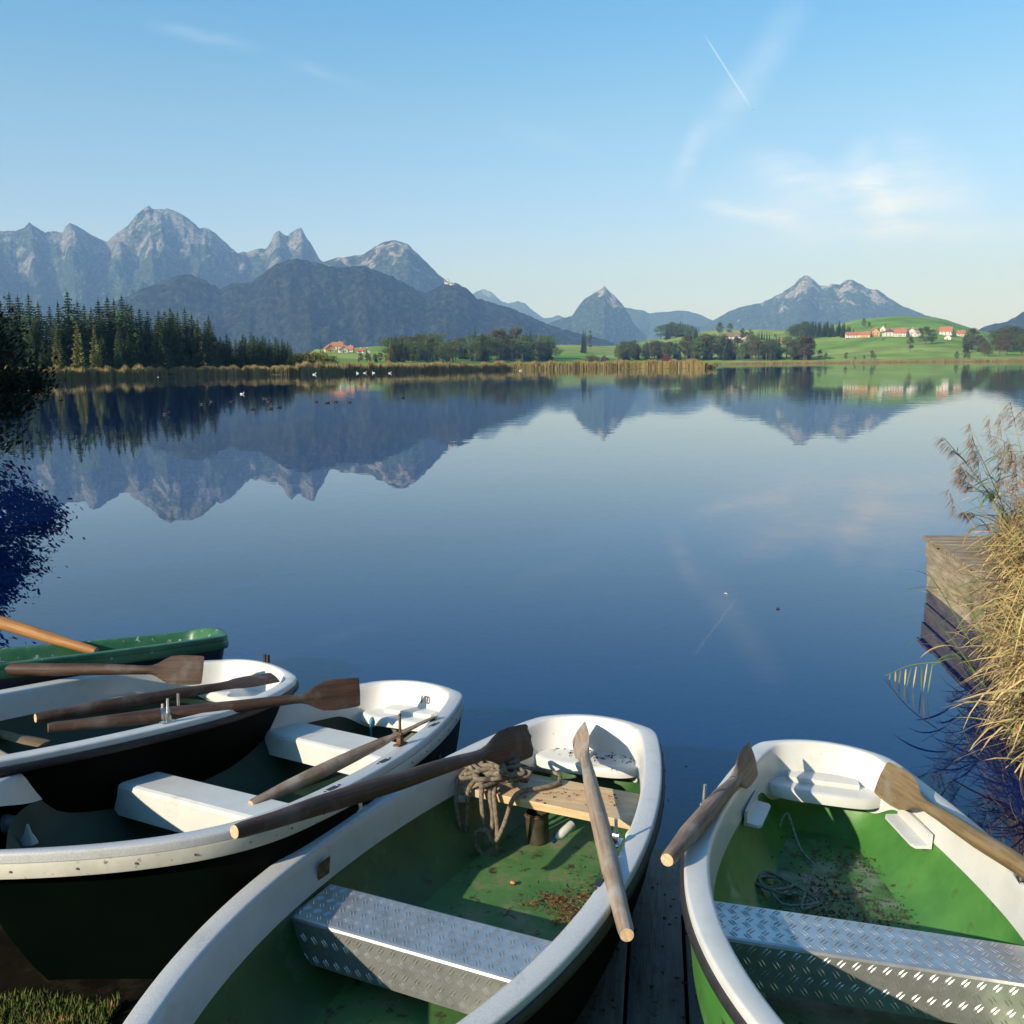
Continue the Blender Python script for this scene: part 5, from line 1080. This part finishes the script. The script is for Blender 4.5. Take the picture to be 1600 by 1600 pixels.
def reed_stalk(label, base, tip, bend, plume=True, leaves=5, seed=0, green=.5, pl=.26):
    r = random.Random(seed); base, tip = Vector(base), Vector(tip); root = empty('reed_stalk', loc=base); tag(root, label, 'reed', 'single reed stalks standing out of the thicket')
    P = spline([Vector((0, 0, 0)), (tip - base) * .5 + Vector((-bend * .3, 0, bend)), tip - base], 10); b = MB(); b.tube(P, [.0055 * (1 - .6 * i / len(P)) for i in range(len(P))], 5); b.build('stem', m_straw if r.random() > green else m_greenleaf, root)
    for k in range(leaves):
        i = int(len(P) * (.3 + .6 * k / leaves)); a = r.choice([pi, 0]) + r.gauss(0, .5); b = MB(); blade(b, P[i], (cos(a), sin(a) * .6, r.uniform(.1, .9)), r.uniform(.22, .42), r.uniform(.014, .024), r.uniform(.3, 1.6), 6, 0, r.uniform(-.3, .3)); b.build('leaf', m_greenleaf if r.random() < .75 else m_straw, root)
    if plume:
        b = MB(); d = (P[-1] - P[-4]).normalized()
        for k in range(80):
            t = r.random(); q = P[-1] - d * pl * (t * .9) ; a = r.gauss(pi, 1.0); blade(b, q, (cos(a) * .8 + d.x, sin(a) * .5, d.z + r.uniform(-.5, .2)), pl * r.uniform(.25, .55), .006, r.uniform(1, 2.6), 4)
        b.build('plume', m_plume, root)
    return root
DD = 8.0
def rs(px, py, d=DD): return at(px, py, d=d)
specs = [((1600, 860), (1475, 684), .10, 'leftmost tall reed with a drooping brown plume, leaning out over the lake'), ((1590, 850), (1520, 688), .08, 'reed with a drooping plume, second from the left'), ((1640, 900), (1578, 628), .06, 'tallest reed, its plume bending left near the picture edge'),
         ((1625, 880), (1500, 728), .12, 'leaning reed with a pinkish plume below the leftmost one'), ((1620, 860), (1497, 745), .10, 'low leaning reed with a plume near the jetty'), ((1650, 870), (1600, 640), .05, 'upright reed at the right picture edge'), ((1615, 850), (1545, 762), .08, 'short plumed reed above the straw thicket'), ((1640, 840), (1602, 710), .05, 'reed with a pale plume at the right picture edge'), ((1600, 845), (1505, 800), .06, 'lowest plumed reed just above the jetty')]
for i, (bp, tp, bd, lb) in enumerate(specs):
    B_ = rs(*bp, d=7.9 + i * .12); T_ = rs(*tp, d=7.6 + i * .1); reed_stalk(lb, B_, T_, bd, True, 6, 60 + i)
reed_stalk('bent reed stalk touching the water with leaves hanging from it', at(1470, 1035, d=6.15), at(1383, 1056, z=.015), .03, False, 0, 80)
b = MB(); P0_ = at(1470, 1035, d=6.15); P1_ = at(1383, 1056, z=.015)
hang_leaves = bpy.data.objects['reed_stalk.009'] if 'reed_stalk.009' in bpy.data.objects else None
for k in range(9):
    t = .1 + .095 * k; q = P1_.lerp(P0_, t) - P0_; bb = MB(); blade(bb, q + Vector((0, 0, .012)), (rr_.uniform(-.3, 0), -.1, -1), .05 + .20 * t, .012, .3, 4, 0, .4); bb.build('leaf', m_straw if k % 2 else m_greenleaf, hang_leaves)
for i, (a_, b_) in enumerate((((1520, 1010), (1440, 880)), ((1530, 1060), (1452, 960)), ((1545, 1080), (1478, 1010)), ((1540, 1000), (1486, 905)))):
    reed_stalk(['green reed shoot leaning left before the jetty corner', 'low green reed shoot in front of the jetty side', 'lowest green reed shoot before the jetty reflection', 'green reed shoot standing before the jetty deck'][i], at(*a_, d=6.3), at(*b_, d=6.5), .04, False, 5, 90 + i, green=1)

# ================================================================ grass at the landing place
m_grass = mat('short_grass', (.05, .09, .015), (.14, .17, .035), scale=6, rough=.8, c3=(.30, .20, .07), c3scale=14, c3lo=.55, c3hi=.62)
b = MB(); rg = random.Random(2)
for i in range(40000):
    x = rg.uniform(-2.8, -1.42); y = rg.uniform(2.2, 3.03 + .12 * noise.noise(Vector((x * 3, 0, 0))))
    if shore_y(x) - y < .25: continue
    if .35 < x < 2.0 and y > 1: continue
    z = ground_z(x, y); a = rg.uniform(0, 6.28); l_ = rg.uniform(.02, .055); w_ = .004; lean = Vector((rg.gauss(0, .35), rg.gauss(0, .35), 1)).normalized() * l_; e = Vector((cos(a), sin(a), 0)) * w_; p = Vector((x, y, z))
    b.add([p - e, p + e, p + lean], [(0, 1, 2)])
tag(b.build('grass', m_grass), 'short grass on the bank below the boats', kind='stuff')
# stray litter on the ramp
b = MB()
for i in range(140):
    x, y = rg.uniform(.35, 1.25), rg.uniform(2.4, 4.4); p = rampM @ Vector((x - .72, y - 4.42, .024)); a = rg.uniform(0, 6.28); l_ = rg.uniform(.006, .018)
    b.add([p + Vector((cos(a + k * 1.6) * l_ * rg.uniform(.4, 1), sin(a + k * 1.6) * l_ * rg.uniform(.4, 1), rg.uniform(0, .006))) for k in range(4)], [(0, 1, 2, 3)])
tag(b.build('ramp_litter', m_litter_d), 'dark scraps on the planks', kind='stuff')
